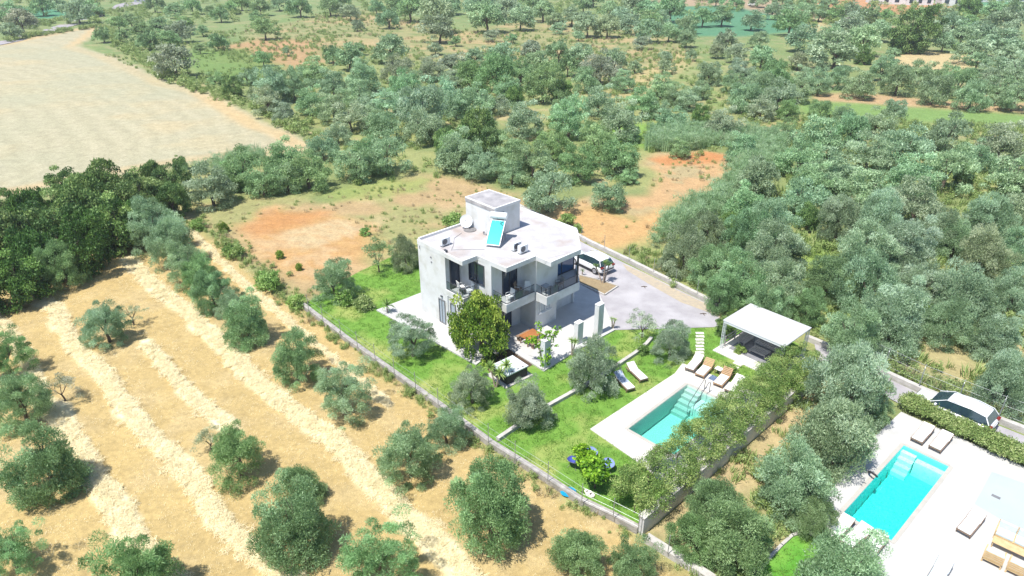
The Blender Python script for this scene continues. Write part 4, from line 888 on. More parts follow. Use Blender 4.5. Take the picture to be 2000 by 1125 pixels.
# ------------------------------------------------------------- cars
def car(label,c,head,paint,z=.075,L=4.5,Wd=1.84,suv=False):
    """hatchback / estate; +x = front"""
    t=thing('parked_car',label,'car',(0,0,0)); h=.72; Hh=1.50
    prof=[(-L/2,.35,.62,.80),(-L/2+.05,.30,.86,.94),(-L/2+.30,.27,.95,.99),(-1.3,.22,.96,1.0),(0,.22,.95,1.0),(.85,.22,.93,1.0),(1.45,.23,.86,.98),(1.95,.27,.76,.93),(L/2-.08,.32,.66,.82),(L/2,.38,.56,.66)]
    b=MB(); vs=[]; n=8
    for x,zl,zh,wf in prof:
        w_=Wd/2*wf; hh=zh
        sec=[(-w_*.92,zl),(-w_,zl+.12),(-w_,zl+(hh-zl)*.62),(-w_*.93,hh-.02),(w_*.93,hh-.02),(w_,zl+(hh-zl)*.62),(w_,zl+.12),(w_*.92,zl)]
        vs+=[Vector((x,y,zz)) for y,zz in sec]
    fs=[]
    for i in range(len(prof)-1):
        for k in range(n): fs.append((i*n+k,(i+1)*n+k,(i+1)*n+(k+1)%n,i*n+(k+1)%n))
    fs.append(tuple(range(n))); fs.append(tuple((len(prof)-1)*n+k for k in reversed(range(n))))
    b.add(vs,[f_[::-1] for f_ in fs]); o=b.build('body',paint,t,smooth=True); o.modifiers.new('s','SUBSURF').levels=2; o.modifiers['s'].render_levels=2
    # greenhouse : glass body with a painted roof above
    gp=[(-L/2+.16,.92,.98,.84),(-L/2+.50,.92,1.38,.76),(-1.0,.93,1.47,.74),(.0,.93,1.47,.74),(.42,.92,1.38,.74),(1.28,.86,.90,.84)]
    b=MB(); vs=[]
    for x,z0,z1,wf in gp:
        w_=Wd/2; vs+=[Vector((x,-w_*.93,z0)),Vector((x,-w_*wf,z1)),Vector((x,w_*wf,z1)),Vector((x,w_*.93,z0))]
    fs=[]
    for i in range(len(gp)-1):
        for k in range(4): fs.append((i*4+k,i*4+(k+1)%4,(i+1)*4+(k+1)%4,(i+1)*4+k))
    fs+=[(0,1,2,3)[::-1],tuple(4*(len(gp)-1)+k for k in range(4))]
    b.add(vs,fs).build('windows',M['carglass'],t,smooth=False)
    rp=[(-L/2+.46,1.375,.72),(-L/2+.62,1.43,.74),(-1.0,1.505,.735),(-.3,1.52,.735),(.1,1.50,.73),(.40,1.405,.72)]
    b=MB(); vs=[]
    for x,z_,wf in rp:
        w_=Wd/2*wf; vs+=[Vector((x,-w_,z_-.05)),Vector((x,-w_*.8,z_+.01)),Vector((x,w_*.8,z_+.01)),Vector((x,w_,z_-.05))]
    fs=[(i*4+k,i*4+k+1,(i+1)*4+k+1,(i+1)*4+k) for i in range(len(rp)-1) for k in range(3)]
    b.add(vs,[f_[::-1] for f_ in fs]); b.add([v-Vector((0,0,.03)) for v in vs],fs); b.build('roof',paint,t,smooth=True)
    for sgn in (-1,1):
        w_=Wd/2
        for (xa,za,xb,zb_,r) in ((1.26,.93,.42,1.41,.028),(.42,1.41,-1.0,1.49,.022),(-1.0,1.49,-L/2+.5,1.40,.024),(-L/2+.5,1.40,-L/2+.2,1.0,.035)):
            ya=w_*(.935 if za<1.1 else .755); yb=w_*(.935 if zb_<1.1 else .755)
            MB().tube([(xa,sgn*ya,za),(xb,sgn*yb,zb_)],r,5).build('window_pillar',paint,t)
        MB().obox((.88,sgn*(w_+.08),.98),Vector((.07,0,0)),Vector((0,.09,0)),Vector((0,0,.06))).build('wing_mirror',paint,t,bevel=.02)
        MB().obox((L/2-.22,sgn*w_*.66,.66),Vector((.14,0,0)),Vector((0,.16,0)),Vector((0,0,.06))).build('headlight',M['lampclear'],t,bevel=.02)
        MB().obox((-L/2+.10,sgn*w_*.78,.83),Vector((.10,0,0)),Vector((0,.16,0)),Vector((0,0,.07))).build('tail_light',M['lampred'],t,bevel=.02)
        for x in (-1.36,1.36):
            wh=MB().tube([(x,sgn*(w_-.22),.33),(x,sgn*(w_+.005),.33)],.33,22).build('wheel',M['tyre'],t)
            MB().tube([(x,sgn*(w_-.02),.33),(x,sgn*(w_+.015),.33)],.22,16).build('rim',M['rim'],wh)
            MB().tube([(x,sgn*(w_+.0),.33),(x,sgn*(w_+.02),.33)],.06,8).build('hub',M['greymetal'],wh)
        MB().obox((0,sgn*(w_-.03),.30),Vector((1.0,0,0)),Vector((0,.03,0)),Vector((0,0,.05))).build('sill',M['black'],t)
        MB().obox((-.55,sgn*(w_+.0),.80),Vector((.09,0,0)),Vector((0,.012,0)),Vector((0,0,.012))).build('door_handle',M['greymetal'],t)
        MB().obox((.45,sgn*(w_+.0),.80),Vector((.09,0,0)),Vector((0,.012,0)),Vector((0,0,.012))).build('door_handle',M['greymetal'],t)
    MB().obox((L/2-.02,0,.45),Vector((.03,0,0)),Vector((0,Wd*.3,0)),Vector((0,0,.08))).build('grille',M['black'],t)
    MB().obox((-L/2+.0,0,.55),Vector((.03,0,0)),Vector((0,Wd*.36,0)),Vector((0,0,.05))).build('bumper_strip',M['black'],t)
    MB().obox((-L/2-.015,0,.72),Vector((.01,0,0)),Vector((0,.26,0)),Vector((0,0,.055))).build('number_plate',M['whiteframe'],t)
    MB().tube([(-1.5,0,1.5),(-1.62,0,1.60)],.012,5).build('aerial',M['black'],t)
    t.location=(c[0],c[1],z); t.rotation_euler=(0,0,head); return t
kd=math.atan2(P(1405,603)[1]-P(1150,480)[1],P(1405,603)[0]-P(1150,480)[0])
car('white car parked on the driveway half behind the villa',P(1154,522),kd+PI+R(2),M['carpaint'])
ld2=math.atan2(P(2000,848)[1]-P(1800,770)[1],P(2000,848)[0]-P(1800,770)[0])
car('white estate car parked in the lane beside the hedge',P(1858,815),ld2+PI-R(5),M['carpaint'],L=4.7)

# ------------------------------------------------------------- far buildings
def far_house(name,label,px,py,w_,d_,h_,rot,wallm,roofm,gable=False,wins=3,base=0):
    a=P3(px,py); t=thing(name,label,'house',a); u=Vector((math.cos(rot),math.sin(rot),0)); v=Vector((-u.y,u.x,0)); Z=Vector((0,0,1))
    MB().box(a,w_,d_,0,h_,u).build('wall',wallm,t)
    if gable:
        b=MB(); e=.5; A_=[a-u*(w_/2+e)-v*(d_/2+e)+Z*h_,a+u*(w_/2+e)-v*(d_/2+e)+Z*h_,a+u*(w_/2+e)+v*(d_/2+e)+Z*h_,a-u*(w_/2+e)+v*(d_/2+e)+Z*h_,a-u*(w_/2)+Z*(h_+1.8),a+u*(w_/2)+Z*(h_+1.8)]
        b.add(A_,[(0,1,5,4),(2,3,4,5),(1,2,5),(3,0,4),(3,2,1,0)]); b.build('roof',roofm,t)
    else: MB().box(a,w_+.5,d_+.5,h_+.002,h_+.35,u).build('roof',roofm,t)
    for i in range(wins):
        c=a-v*(d_/2+.02)+u*(-w_/2+w_*(i+.5)/wins); f_=MB().box(c,w_/wins*.42,.06,.9,min(h_-.6,2.4),u).build('window',M['frame'],t)
        MB().box(c-v*.04,w_/wins*.36,.03,1.0,min(h_-.7,2.3),u).build('pane',M['glass'],f_)
    return t
WH=M['roofpaint']
far_house('farmhouse','white low house with grey blue roof at the top right, left of the others',1745,7,22,9,3.4,R(-12),WH,M['greypaving'],False,5)
far_house('farmhouse','white house with red tiled gable in the middle of the far row',1790,9,11,8,3.6,R(-12),WH,M['tile'],True,3)
far_house('farmhouse','white house with a red roof beside the dark green tree at the top right',1862,10,13,8,3.8,R(-12),WH,M['tile'],True,3)
far_house('farmhouse','long white building at the right end of the top edge',1955,3,30,9,3.2,R(-8),WH,M['roofpaint'],False,6)
far_house('farm_shed','long white shed roof at the very top edge right of the middle',1705,-3,26,10,3.0,R(-10),WH,M['roofpaint'],False,4)
far_house('farm_shed','small white shed with blue grey wall at the top edge left of the middle',282,4,7,5,2.8,R(8),M['greypaving'],M['roofpaint'],False,2)
for i,(x,y) in enumerate(((1470,12),(1655,38))):
    a=P3(x,y); t=thing('parked_van','small white van parked on the earth track of the far right field' if i else 'small white van parked on the bare earth near the top edge','van',a); u=Vector((1,-.2,0)).normalized()
    MB().box(a,4.4,1.8,.35,1.15,u).build('body',M['carpaint'],t,bevel=.12); MB().box(a-u*.3,3.0,1.65,1.15,1.8,u).build('cabin',M['carpaint'],t,bevel=.15); MB().box(a-u*.3,3.02,1.67,1.25,1.6,u).build('windows',M['carglass'],t)
    for sx in (-1.3,1.3):
        for sy in (-.85,.85): n_=Vector((-u.y,u.x,0)); p=a+u*sx+n_*sy; MB().tube([p+Vector((0,0,.33))-n_*.1,p+Vector((0,0,.33))+n_*.1],.33,10).build('wheel',M['tyre'],t)

# ------------------------------------------------------------- VEGETATION builders
def arr_mesh(name,V,F,m,leafv=None,smooth=False):
    me=bpy.data.meshes.new(name); V=np.asarray(V,np.float32); F=np.asarray(F,np.int32); k=F.shape[1]
    me.vertices.add(len(V)); me.vertices.foreach_set('co',V.ravel()); me.loops.add(F.size); me.loops.foreach_set('vertex_index',F.ravel())
    me.polygons.add(len(F)); me.polygons.foreach_set('loop_start',np.arange(0,F.size,k,dtype=np.int32)); me.polygons.foreach_set('loop_total',np.full(len(F),k,np.int32)); me.update(calc_edges=True)
    if leafv is not None:
        a=me.attributes.new('leafv','FLOAT','FACE'); a.data.foreach_set('value',np.clip(leafv,0,1).astype(np.float32))
    me.materials.append(m); return me
def unit(v): return v/(np.linalg.norm(v,axis=-1,keepdims=True)+1e-9)
def leaves(C,Rad,n,ln,wd,outb=.9,upb=.25,shell=.35,flat=.75,cv=.22,droop=0.0,r=rng):
    """n leaf faces in the outer shell of every clump (centres C, radii Rad)"""
    N=len(C); D=unit(r.normal(size=(N,n,3))); D[...,2]=np.where(D[...,2]<-.35,-D[...,2]*.6,D[...,2]); D=unit(D)
    rad=(shell+(1-shell)*r.random((N,n,1))**.6)*Rad[:,None,None]
    Pp=C[:,None,:]+D*rad*np.array([1,1,flat])
    nrm=unit(D+r.normal(size=D.shape)*.55); d=unit(np.cross(nrm,r.normal(size=D.shape))+D*.25*outb+np.array([0,0,upb*.6-droop])); s=unit(np.cross(d,nrm))
    l=ln*(.6+.8*r.random((N,n,1))); w=wd*(.6+.8*r.random((N,n,1)))
    a=Pp; b=Pp+d*l*.45+s*w*.5; c=Pp+d*l; e=Pp+d*l*.45-s*w*.5
    V=np.stack([a,b,c,e],2).reshape(-1,3); F=np.arange(len(V)).reshape(-1,4)
    lv=(.5+cv*r.normal(size=(N,1))+.2*r.normal(size=(N,n))).reshape(-1)
    return V,F,lv
def crown_clumps(nl,ncl,seed,spread=.5,lobe=.55,zsc=.8,clr=(.13,.26),zr=(-.10,.16)):
    """uneven rounded crown: clumps fill a ball whose radius swells and dips; a few stray sprays stick out"""
    r=np.random.default_rng(seed); K=r.normal(size=(nl,3)); K/=np.linalg.norm(K,axis=1,keepdims=True); A=r.uniform(.4,1,nl); C=[];Rd=[]
    for i in range(ncl):
        d=r.normal(size=3); d/=np.linalg.norm(d)
        if d[2]<-.55: d[2]*=-.6
        bump=float(np.sum(A*np.clip(K@d-.55,0,1)))*1.6*spread; k=.30*(1+bump)*r.uniform(.42,1.0)**.5*(1.0 if r.random()>.04 else 1.2)
        C.append((d[0]*k,d[1]*k,d[2]*k*zsc)); Rd.append(r.uniform(*clr)*.5)
    return np.array(C),np.array(Rd)
def trunk_mb(seed,h,rad,spread,n=4,lean=.12,z0=0):
    r=random.Random(seed); b=MB(); k=Vector((r.uniform(-1,1)*lean,r.uniform(-1,1)*lean,h*.38))
    b.tube([(0,0,-.12),(k.x*.3,k.y*.3,h*.16),tuple(k)],[rad*1.5,rad*1.05,rad*.85],8)
    for i in range(n):
        an=2*PI*i/n+r.uniform(-.5,.5); q=spread*r.uniform(.5,1); e=Vector((math.cos(an)*q,math.sin(an)*q,h*r.uniform(.62,.85)))
        m_=k.lerp(e,.5)+Vector((0,0,-h*.04)); b.tube([tuple(k-Vector((0,0,.05))),tuple(m_),tuple(e)],[rad*.62,rad*.4,rad*.12],6)
        e2=m_+Vector((r.uniform(-1,1)*q*.5,r.uniform(-1,1)*q*.5,h*.3)); b.tube([tuple(m_),tuple(e2)],[rad*.3,rad*.08],5)
    return b
PROTO={}
def make_proto(kind,seed,mk,nl,ncl,nleaf,ln,wd,aspect,lobe=.62,spread=.62,trunkh=.30,clr=(.15,.28),cv=.22,zflat=.85,tr=.03,shell=.35,extra_low=0,zr=(-.10,.16),outb=.9):
    """tree of crown width 1 standing on z=0; returns trunk and crown meshes"""
    C,Rd=crown_clumps(nl,ncl,seed,spread,lobe,1.0,clr,zr)
    if extra_low:
        r=np.random.default_rng(seed+5); k=extra_low; an=r.uniform(0,2*PI,k); rr=r.uniform(.1,.33,k); C=np.vstack([C,np.stack([np.cos(an)*rr,np.sin(an)*rr,r.uniform(-.38,-.2,k)],1)]); Rd=np.append(Rd,r.uniform(.06,.11,k))
    V,F,lv=leaves(C,Rd,nleaf,ln,wd,cv=cv,shell=shell,outb=outb,r=np.random.default_rng(seed+1))
    zmin,zmax=np.percentile(V[:,2],[1,99.5]); z0=trunkh*aspect; V[:,2]=(V[:,2]-zmin)/(zmax-zmin)*(aspect-z0)+z0
    wx=np.percentile(V[:,0],99.7)-np.percentile(V[:,0],.3); wy=np.percentile(V[:,1],99.7)-np.percentile(V[:,1],.3); V[:,0]/=wx; V[:,1]/=wy
    cm=arr_mesh('crown',V,F,M[mk],lv)
    tb=trunk_mb(seed,aspect*.9,tr,.26,lean=.05); tm=tb.mesh('trunk',M['bark'])
    PROTO.setdefault(kind,[]).append((cm,tm,aspect))
for s_ in range(7): make_proto('olive_near',100+s_,'olive',9,120,320,.028,.0078,.98+.08*(s_%3),spread=.62,trunkh=.01,clr=(.13,.25),shell=.4,outb=3.2)
for s_ in range(5): make_proto('olive_airy',150+s_,'olive',10,100,300,.029,.0078,.95+.07*(s_%3),spread=.8,trunkh=.02,clr=(.12,.24),shell=.3,outb=3.4)
for s_ in range(6): make_proto('olive_mid',200+s_,'olive',9,84,125,.042,.015,.80+.06*(s_%3),spread=.75,trunkh=.06,clr=(.15,.27),shell=.5)
for s_ in range(5): make_proto('olive_far',300+s_,'olive',8,52,70,.062,.028,.76+.05*(s_%3),spread=.7,trunkh=.2,clr=(.16,.3),shell=.5)
for s_ in range(4): make_proto('broad',400+s_,'broad',8,100,150,.034,.021,1.0+.08*s_,lobe=.62,spread=.75,trunkh=.03,clr=(.15,.26),cv=.26,zr=(-.25,.2))
for s_ in range(2): make_proto('citrus',500+s_,'citrus',9,120,150,.026,.017,1.12,lobe=.92,spread=.3,trunkh=.03,clr=(.12,.2),cv=.28,shell=.5)
for s_ in range(2): make_proto('sparse',600+s_,'olive',9,30,80,.05,.012,.85,spread=1.4,trunkh=.28,clr=(.14,.24),tr=.022)
for s_ in range(2): make_proto('fig',650+s_,'vine',4,30,46,.085,.06,1.2,lobe=.6,spread=.7,trunkh=.45,clr=(.2,.3),tr=.03)
for s_ in range(3): make_proto('shrub',700+s_,'weed',4,24,70,.10,.035,.72,lobe=.7,spread=.7,trunkh=.02,clr=(.2,.34),tr=.02)

TONE={'silver':(1.0,1.11,1.06),'green':(.78,.95,.68),'grey':(.98,.98,.95),'mid':(.90,1.06,.90),'w':(1,1,1),'dark':(.55,.7,.5),'pale':(1.04,1.10,1.08)}
nobj=0
def plant(kind,cx,cy,w,tone,label,cat='tree',group=None,name=None,asp=None,variant=None,depth_z=.5,wy=1.0):
    global nobj; nobj+=1
    rr=random.Random(int(cx*13+cy*7)); cm,tm,aspect=PROTO[kind][(int(cx*7+cy*3) if variant is None else variant)%len(PROTO[kind])]
    a=asp or aspect; wm=3.0
    for _ in range(8):
        z=wm*a*depth_z; X,Y=P(cx,cy,z); dep=Y*CP+(CAMH-z)*SP; wm=w*dep/FOC
    if kind in ('olive_near','olive_airy') and cy>480 and cx<1350: wm*=.92
    nm=name or {'olive_near':'olive_tree','olive_airy':'olive_tree','olive_mid':'olive_tree','olive_far':'olive_tree','sparse':'olive_tree','broad':'broadleaf_tree','citrus':'citrus_tree','fig':'fig_tree','shrub':'shrub'}[kind]
    t=bpy.data.objects.new(nm,None); COL.objects.link(t); t.empty_display_size=.3; t.location=(X,Y,0); t.rotation_euler=(0,0,rr.uniform(0,6.28)); t.scale=(wm,wm*wy,wm*a/aspect)
    tag(t,label,cat,group); col=[c*rr.uniform(.93,1.07) for c in TONE[tone]]; b=rr.uniform(.92,1.1); 
    for me_,n_ in ((cm,'crown'),(tm,'trunk')):
        if n_=='trunk' and kind=='shrub': n_='stem'
        o=bpy.data.objects.new(n_,me_); COL.objects.link(o); o.parent=t; o.color=(col[0]*b,col[1]*b,col[2]*b,1)
    return t

# trees and shrubs one can point to, one by one
GF='olive trees in the straw field'; GL='olive trees on the villa lawn'; GR='olive trees right of the grey wall'
for k,cx,cy,w,tn,l in (
 ('olive_airy',120,514,90,'green','round olive bush at the foot of the dark thicket on the left'),
 ('olive_airy',203,628,98,'silver','lone olive tree in the straw field with a grey bare limb on its right'),
 ('olive_airy',8,690,100,'green','olive tree cut by the left edge, topmost of the cluster of three'),
 ('olive_airy',34,778,112,'mid','middle olive tree of the cluster at the left edge'),
 ('olive_near',80,893,150,'green','biggest and lowest olive tree of the cluster at the left edge'),
 ('olive_airy',18,1075,120,'green','olive tree in the lower left corner, cut by the frame'),
 ('olive_airy',462,888,120,'green','lone olive tree between two straw rows with its dark shadow at the right'),
 ('olive_near',572,1012,165,'green','broad olive tree left of the big straw row near the bottom'),
 ('olive_near',585,940,95,'green','upper lobe olive tree leaning over the broad one near the bottom'),
 ('olive_airy',268,1118,185,'green','olive tree cut by the bottom edge in the left quarter'),
 ('olive_airy',740,1092,170,'green','olive tree at the bottom edge right of the broad one'),
 ('olive_near',960,985,182,'green','largest olive tree of the foreground, below the boundary wall'),
 ('olive_airy',800,880,135,'mid','olive tree below the boundary wall at mid height, left of a smaller one'),
 ('olive_airy',872,835,90,'mid','smaller olive tree pressed against the boundary wall'),
 ('olive_airy',668,760,122,'mid','olive tree in the row below the boundary wall, fourth from its upper end'),
 ('olive_airy',576,695,102,'green','olive tree in the row below the boundary wall, third from its upper end'),
 ('olive_near',478,620,100,'green','olive tree in the row near the upper end of the boundary wall'),
 ('olive_near',412,565,82,'mid','olive tree in the slanting row beside the pale footpath, lower one'),
 ('olive_near',362,510,88,'mid','olive tree in the slanting row beside the pale footpath, middle one'),
 ('olive_near',335,472,84,'mid','olive tree in the slanting row beside the footpath, second from its top'),
 ('olive_near',388,532,80,'green','olive tree in the slanting row between the middle one and the lower one'),
 ('olive_near',448,590,62,'mid','small olive tree in the slanting row just above the boundary wall end'),
 ('olive_near',302,440,100,'mid','olive tree at the top of the slanting row next to the dark thicket'),
 ('olive_near',1128,1078,120,'green','olive tree at the bottom edge below the fig trees'),
 ('olive_airy',1235,1100,110,'green','olive tree at the bottom edge at the lower end of the boundary wall'),
 ): plant(k,cx,cy,w,tn,l,group=GF)
plant('sparse',255,612,62,'grey','thin grey half bare olive limb leaning out beside the lone olive tree',group=GF)
plant('sparse',408,860,60,'grey','thin grey half bare olive leaning out left of the lone olive between two straw rows',group=GF)
plant('sparse',120,760,70,'grey','grey half bare olive beside the cluster at the left edge',group=GF)
for k,cx,cy,w,tn,l in (
 ('olive_airy',803,655,98,'silver','olive tree on the lawn at the corner of the white terrace, left of the citrus'),
 ('olive_airy',922,752,92,'grey','greyish olive tree on the lawn left of the yuccas'),
 ('olive_airy',1032,792,108,'silver','olive tree on the lawn at the low garden wall, below the hot tub'),
 ('olive_airy',1158,712,108,'pale','pale thin olive tree over the loungers on the lawn'),
 ('olive_airy',1312,665,82,'pale','pale olive tree at the driveway edge in front of the pergola'),
 ('sparse',1256,638,62,'silver','small airy olive tree at the driveway edge left of the pale one'),
 ('olive_airy',652,545,88,'mid','olive tree on the upper lawn with yellowish undergrowth'),
 ('sparse',738,500,62,'green','slender two stemmed olive tree on the upper lawn'),
 ('olive_near',792,492,62,'grey','tall dark olive tree against the left wall of the villa'),
 ): plant(k,cx,cy,w,tn,l,group=GL,asp=1.15 if cx in (738,792) else None)
plant('citrus',938,630,118,'w','large rounded yellow green citrus tree on the terrace before the villa')
plant('shrub',1255,682,26,'dark','small dark shrub at the upper end of the low garden wall','shrub')
plant('shrub',672,578,44,'green','yellow green shrub under the olive tree on the upper lawn','shrub')
plant('shrub',708,592,40,'grey','dark reddish shrub beside the olive trees on the upper lawn','shrub')
plant('fig',1142,896,46,'w','small bright fig tree between the blue chairs, upper one')
plant('fig',1163,926,64,'w','small bright fig tree between the blue chairs, lower one with a curved stem')
plant('shrub',1425,722,34,'green','low bright shrub beside the stepping stones near the pergola','shrub')
plant('broad',1418,636,38,'w','light green leafy shrub climbing the driveway corner of the pergola','shrub')
plant('broad',1436,618,30,'w','bright green shrub top rising behind the near corner of the pergola','shrub')
plant('shrub',1446,682,24,'green','small green plant standing under the pergola','plant')
for cx,cy,w,tn,l in (
 (1662,752,150,'silver','large olive tree right of the grey wall beside the lane'),
 (1640,848,148,'silver','olive tree left of the far end of the white terrace'),
 (1556,938,146,'silver','olive tree left of the near half of the cyan pool'),
 (1400,975,108,'green','green olive tree at the lower end of the long hedge'),
 (1442,1050,150,'green','big olive tree near the bottom between grey wall end and small lawn'),
 (1650,1110,160,'silver','olive tree at the bottom edge over the small lawn and loungers'),
 (1585,1010,80,'green','small green olive at the corner of the white terrace'),
 (1362,1045,100,'green','olive tree beside the lower end of the grey wall'),
 (1700,800,70,'mid','small olive at the far corner of the white terrace'),
 (1965,745,104,'silver','olive tree behind the lane fence beside the white car'),
 (1950,655,90,'silver','olive tree at the right edge above the lane fence'),
 ): plant('olive_near',cx,cy,w,tn,l,group=GR)
for cx,cy,w,l in ((1510,690,1,''),): pass

# mid and far groves
RG=[ # (polygon of crown centres, where it is, tone)
 ('lower edge of the dark grove behind the villa',lambda x,y:650<x<1260 and 245<y<400),
 ('hedge like row above the orange earth',lambda x,y:x<=740 and 285<y<400),
 ('middle grove, left half',lambda x,y:500<x<=880 and 85<y<=330),
 ('middle grove, right half',lambda x,y:880<x<1160 and 85<y<=260),
 ('grove around the pale stubble strip',lambda x,y:1160<=x<1400 and 85<y<260),
 ('scrub field near the top edge',lambda x,y:500<x<1120 and y<=85),
 ('sparse green meadow near the top left',lambda x,y:x<=500 and y<=290),
 ('row along the green far field at the top',lambda x,y:1120<=x<1500 and y<=85),
 ('thin row at the very top right',lambda x,y:x>=1500 and y<=34),
 ('upper right grove around the pale clearing',lambda x,y:x>=1400 and y<128),
 ('long row above the green strip at the right',lambda x,y:x>=1560 and 128<=y<215),
 ('left margin of the dense right hand grove',lambda x,y:x<1560 and y>=128),
 ('dense right hand grove, upper part',lambda x,y:x>=1560 and 215<=y<400),
 ('dense right hand grove, middle part',lambda x,y:x>=1560 and 400<=y<540),
 ('dense right hand grove, lower part by the lane',lambda x,y:x>=1560 and y>=540)]
TW={'silver':'silvery','green':'green','grey':'greyish half bare','mid':'grey green','pale':'pale silvery','dark':'dark'}
GROVE='''508 13 40 g|585 13 45 g|644 11 45 g|684 24 38 s|697 50 25 y|759 37 42 m|735 13 30 m|801 16 60 g|855 29 70 y|857 58 60 y|937 5 60 s|953 32 65 m|959 69 28 y|516 56 50 g|513 115 32 g|540 143 35 m|649 107 40 g|681 112 60 m|764 96 62 m|612 139 60 m|927 112 45 m|980 107 50 s|777 133 60 y|841 133 50 y|880 125 50 y|703 149 65 m|527 165 70 s|572 165 60 m|649 165 60 m|697 181 60 s|785 171 65 m|855 184 75 s|916 149 60 g|967 144 80 g|927 197 75 s|975 205 44 y|607 197 60 m|649 211 60 m|684 229 65 s|756 203 60 s|748 251 65 m|820 213 90 s|828 248 75 y|521 197 60 y|553 219 46 y|897 283 78 g|470 330 80 g|550 308 75 g|600 332 85 g|630 288 60 m|690 316 80 m|410 362 85 y|510 350 75 g|450 345 60 g|720 292 60 m|560 345 60 y|752 300 82 m|892 296 85 m|938 322 60 s|950 274 70 g|1000 336 55 m|1000 300 70 g|1070 370 92 s|1040 316 80 g|1080 280 74 g|1188 378 70 m|1171 283 72 g|1213 312 72 g|1130 320 70 g|1016 35 50 s|1061 21 50 m|1117 32 45 m|1149 48 50 s|1187 51 45 y|1227 48 45 s|1269 61 50 s|1307 64 40 m|1253 83 32 s|1341 48 38 m|1341 75 35 m|1349 107 25 y|1235 8 50 m|1267 13 50 m|1312 16 55 m|1373 35 40 g|1411 32 45 g|1469 40 45 m|1419 77 40 y|1437 104 40 s|1400 99 30 y|1485 77 35 m|1448 141 50 s|1488 112 45 s|1387 144 45 y|1293 168 55 m|1091 99 45 m|1037 96 35 y|1133 107 45 s|1173 133 75 y|1203 117 45 s|1219 157 45 m|1061 160 80 g|1016 144 60 g|1144 157 50 m|1171 197 65 m|1256 200 60 m|1315 187 40 g|1347 192 50 s|1453 192 60 s|1368 176 40 m|1213 235 78 s|1317 235 60 s|1411 243 62 s|1112 229 80 s|1024 232 74 s|1488 213 50 y|1510 22 35 m|1540 16 35 m|1570 22 36 m|1600 26 38 m|1632 28 38 g|1665 24 38 m|1700 28 40 g|1730 30 30 g|1543 45 55 g|1660 51 62 s|1719 61 45 s|1687 79 66 p|1633 99 82 p|1564 75 60 s|1620 69 45 s|1844 83 38 s|1873 93 25 g|1559 120 40 y|1599 120 40 s|1860 48 50 s|1916 64 50 s|1967 40 60 s|1967 88 70 s|1993 133 60 s|1967 112 60 s|1900 100 60 m|1930 90 50 m|1880 70 50 m|1830 60 50 s|1601 160 50 m|1639 152 45 m|1681 165 60 m|1724 133 50 m|1756 157 60 m|1796 144 50 m|1825 176 60 m|1833 144 50 m|1873 160 60 m|1900 187 60 m|1927 155 55 m|1953 176 60 m|1985 187 60 m|1516 149 60 g|1521 187 76 y|1480 165 55 s|1600 270 84 m|1660 255 62 m|1700 300 74 s|1760 290 84 s|1850 262 72 m|1780 340 84 s|1690 370 84 s|1620 335 84 m|1560 310 76 m|1572 390 84 s|1850 330 84 s|1960 280 84 p|1980 345 84 s|1905 305 66 s|1790 405 94 y|1720 430 84 s|1640 430 70 m|1835 450 74 s|1500 440 92 s|1450 400 76 m|1520 490 92 m|1585 355 74 m|1620 545 80 g|1700 490 94 s|1765 480 92 s|1865 470 66 m|1930 430 76 s|1985 410 66 s|1990 480 60 s|1922 500 84 y|1705 555 112 s|1800 560 84 s|1880 575 94 s|1980 570 70 s|1530 560 92 s|1450 545 84 m|1400 520 84 m|1342 485 96 y|1745 620 110 s|1665 650 92 m|1850 625 84 s|1390 450 70 m|1480 345 70 m|1465 460 80 m|1580 600 60 g|1710 240 60 m|1500 600 70 m|1410 570 60 g|200 68 32 g|240 70 34 g|275 60 40 g|310 50 44 m|290 78 40 g|338 120 72 y|350 62 44 y|424 82 36 g|390 95 24 g|360 45 34 g|420 155 34 g|480 150 36 m|230 45 34 g|255 40 36 g|330 75 40 g|395 60 26 g|40 40 60 y|20 20 40 m|80 12 40 g|110 8 30 m|150 22 50 y|175 15 40 m|450 15 30 g|500 35 30 g|410 20 24 g|1300 130 34 m|1240 130 30 s|1430 160 40 m|1540 215 40 g|1450 290 60 m|1330 290 40 g|1530 250 40 g|1750 215 40 s|1900 60 40 g|1790 80 40 g|1940 20 44 m|1895 40 30 g|560 100 20 m|1090 55 30 s|1000 75 24 m|890 80 24 g|1130 70 24 s'''
TC={'s':'silver','g':'green','m':'mid','y':'grey','p':'pale'}
def where(x,y):
    for n_,f_ in RG:
        if f_(x,y): return n_
    return 'scattered between the groves'
GT=[]
far_fill='300 8 34 g|340 20 36 m|375 12 34 g|430 28 34 m|470 4 34 g|545 6 34 m|665 -2 34 g|770 6 40 g|830 -4 44 m|880 8 44 s|985 14 50 s|1040 -2 46 g|1085 40 40 m|1140 10 40 g|1190 22 40 m|1160 -6 40 m|1210 34 40 s|1265 36 40 m|1290 36 36 s|1400 -2 30 m|1440 6 30 g|1480 -2 34 m|1530 -6 34 g|1580 2 34 m|1620 2 34 m|1800 30 40 g|1850 30 40 m|1985 18 44 m|1960 66 50 s|1910 120 46 m|1955 130 50 s|1570 150 44 m|1745 105 30 m|700 95 30 m|850 95 30 y|1050 122 50 m|1110 128 46 g|990 172 50 m|890 205 56 m|940 232 50 s|730 232 50 m|660 262 50 m|720 205 50 s|800 160 50 m|880 160 46 y|1230 262 40 m|1290 215 40 s|1160 262 50 g|1100 210 50 g|1200 320 50 m|1230 345 34 m|960 330 44 m|1300 110 26 m|20 60 40 m|-20 30 50 g|1560 180 50 m|1600 215 40 g|1650 222 36 m'
GROVE=GROVE+'|'+far_fill
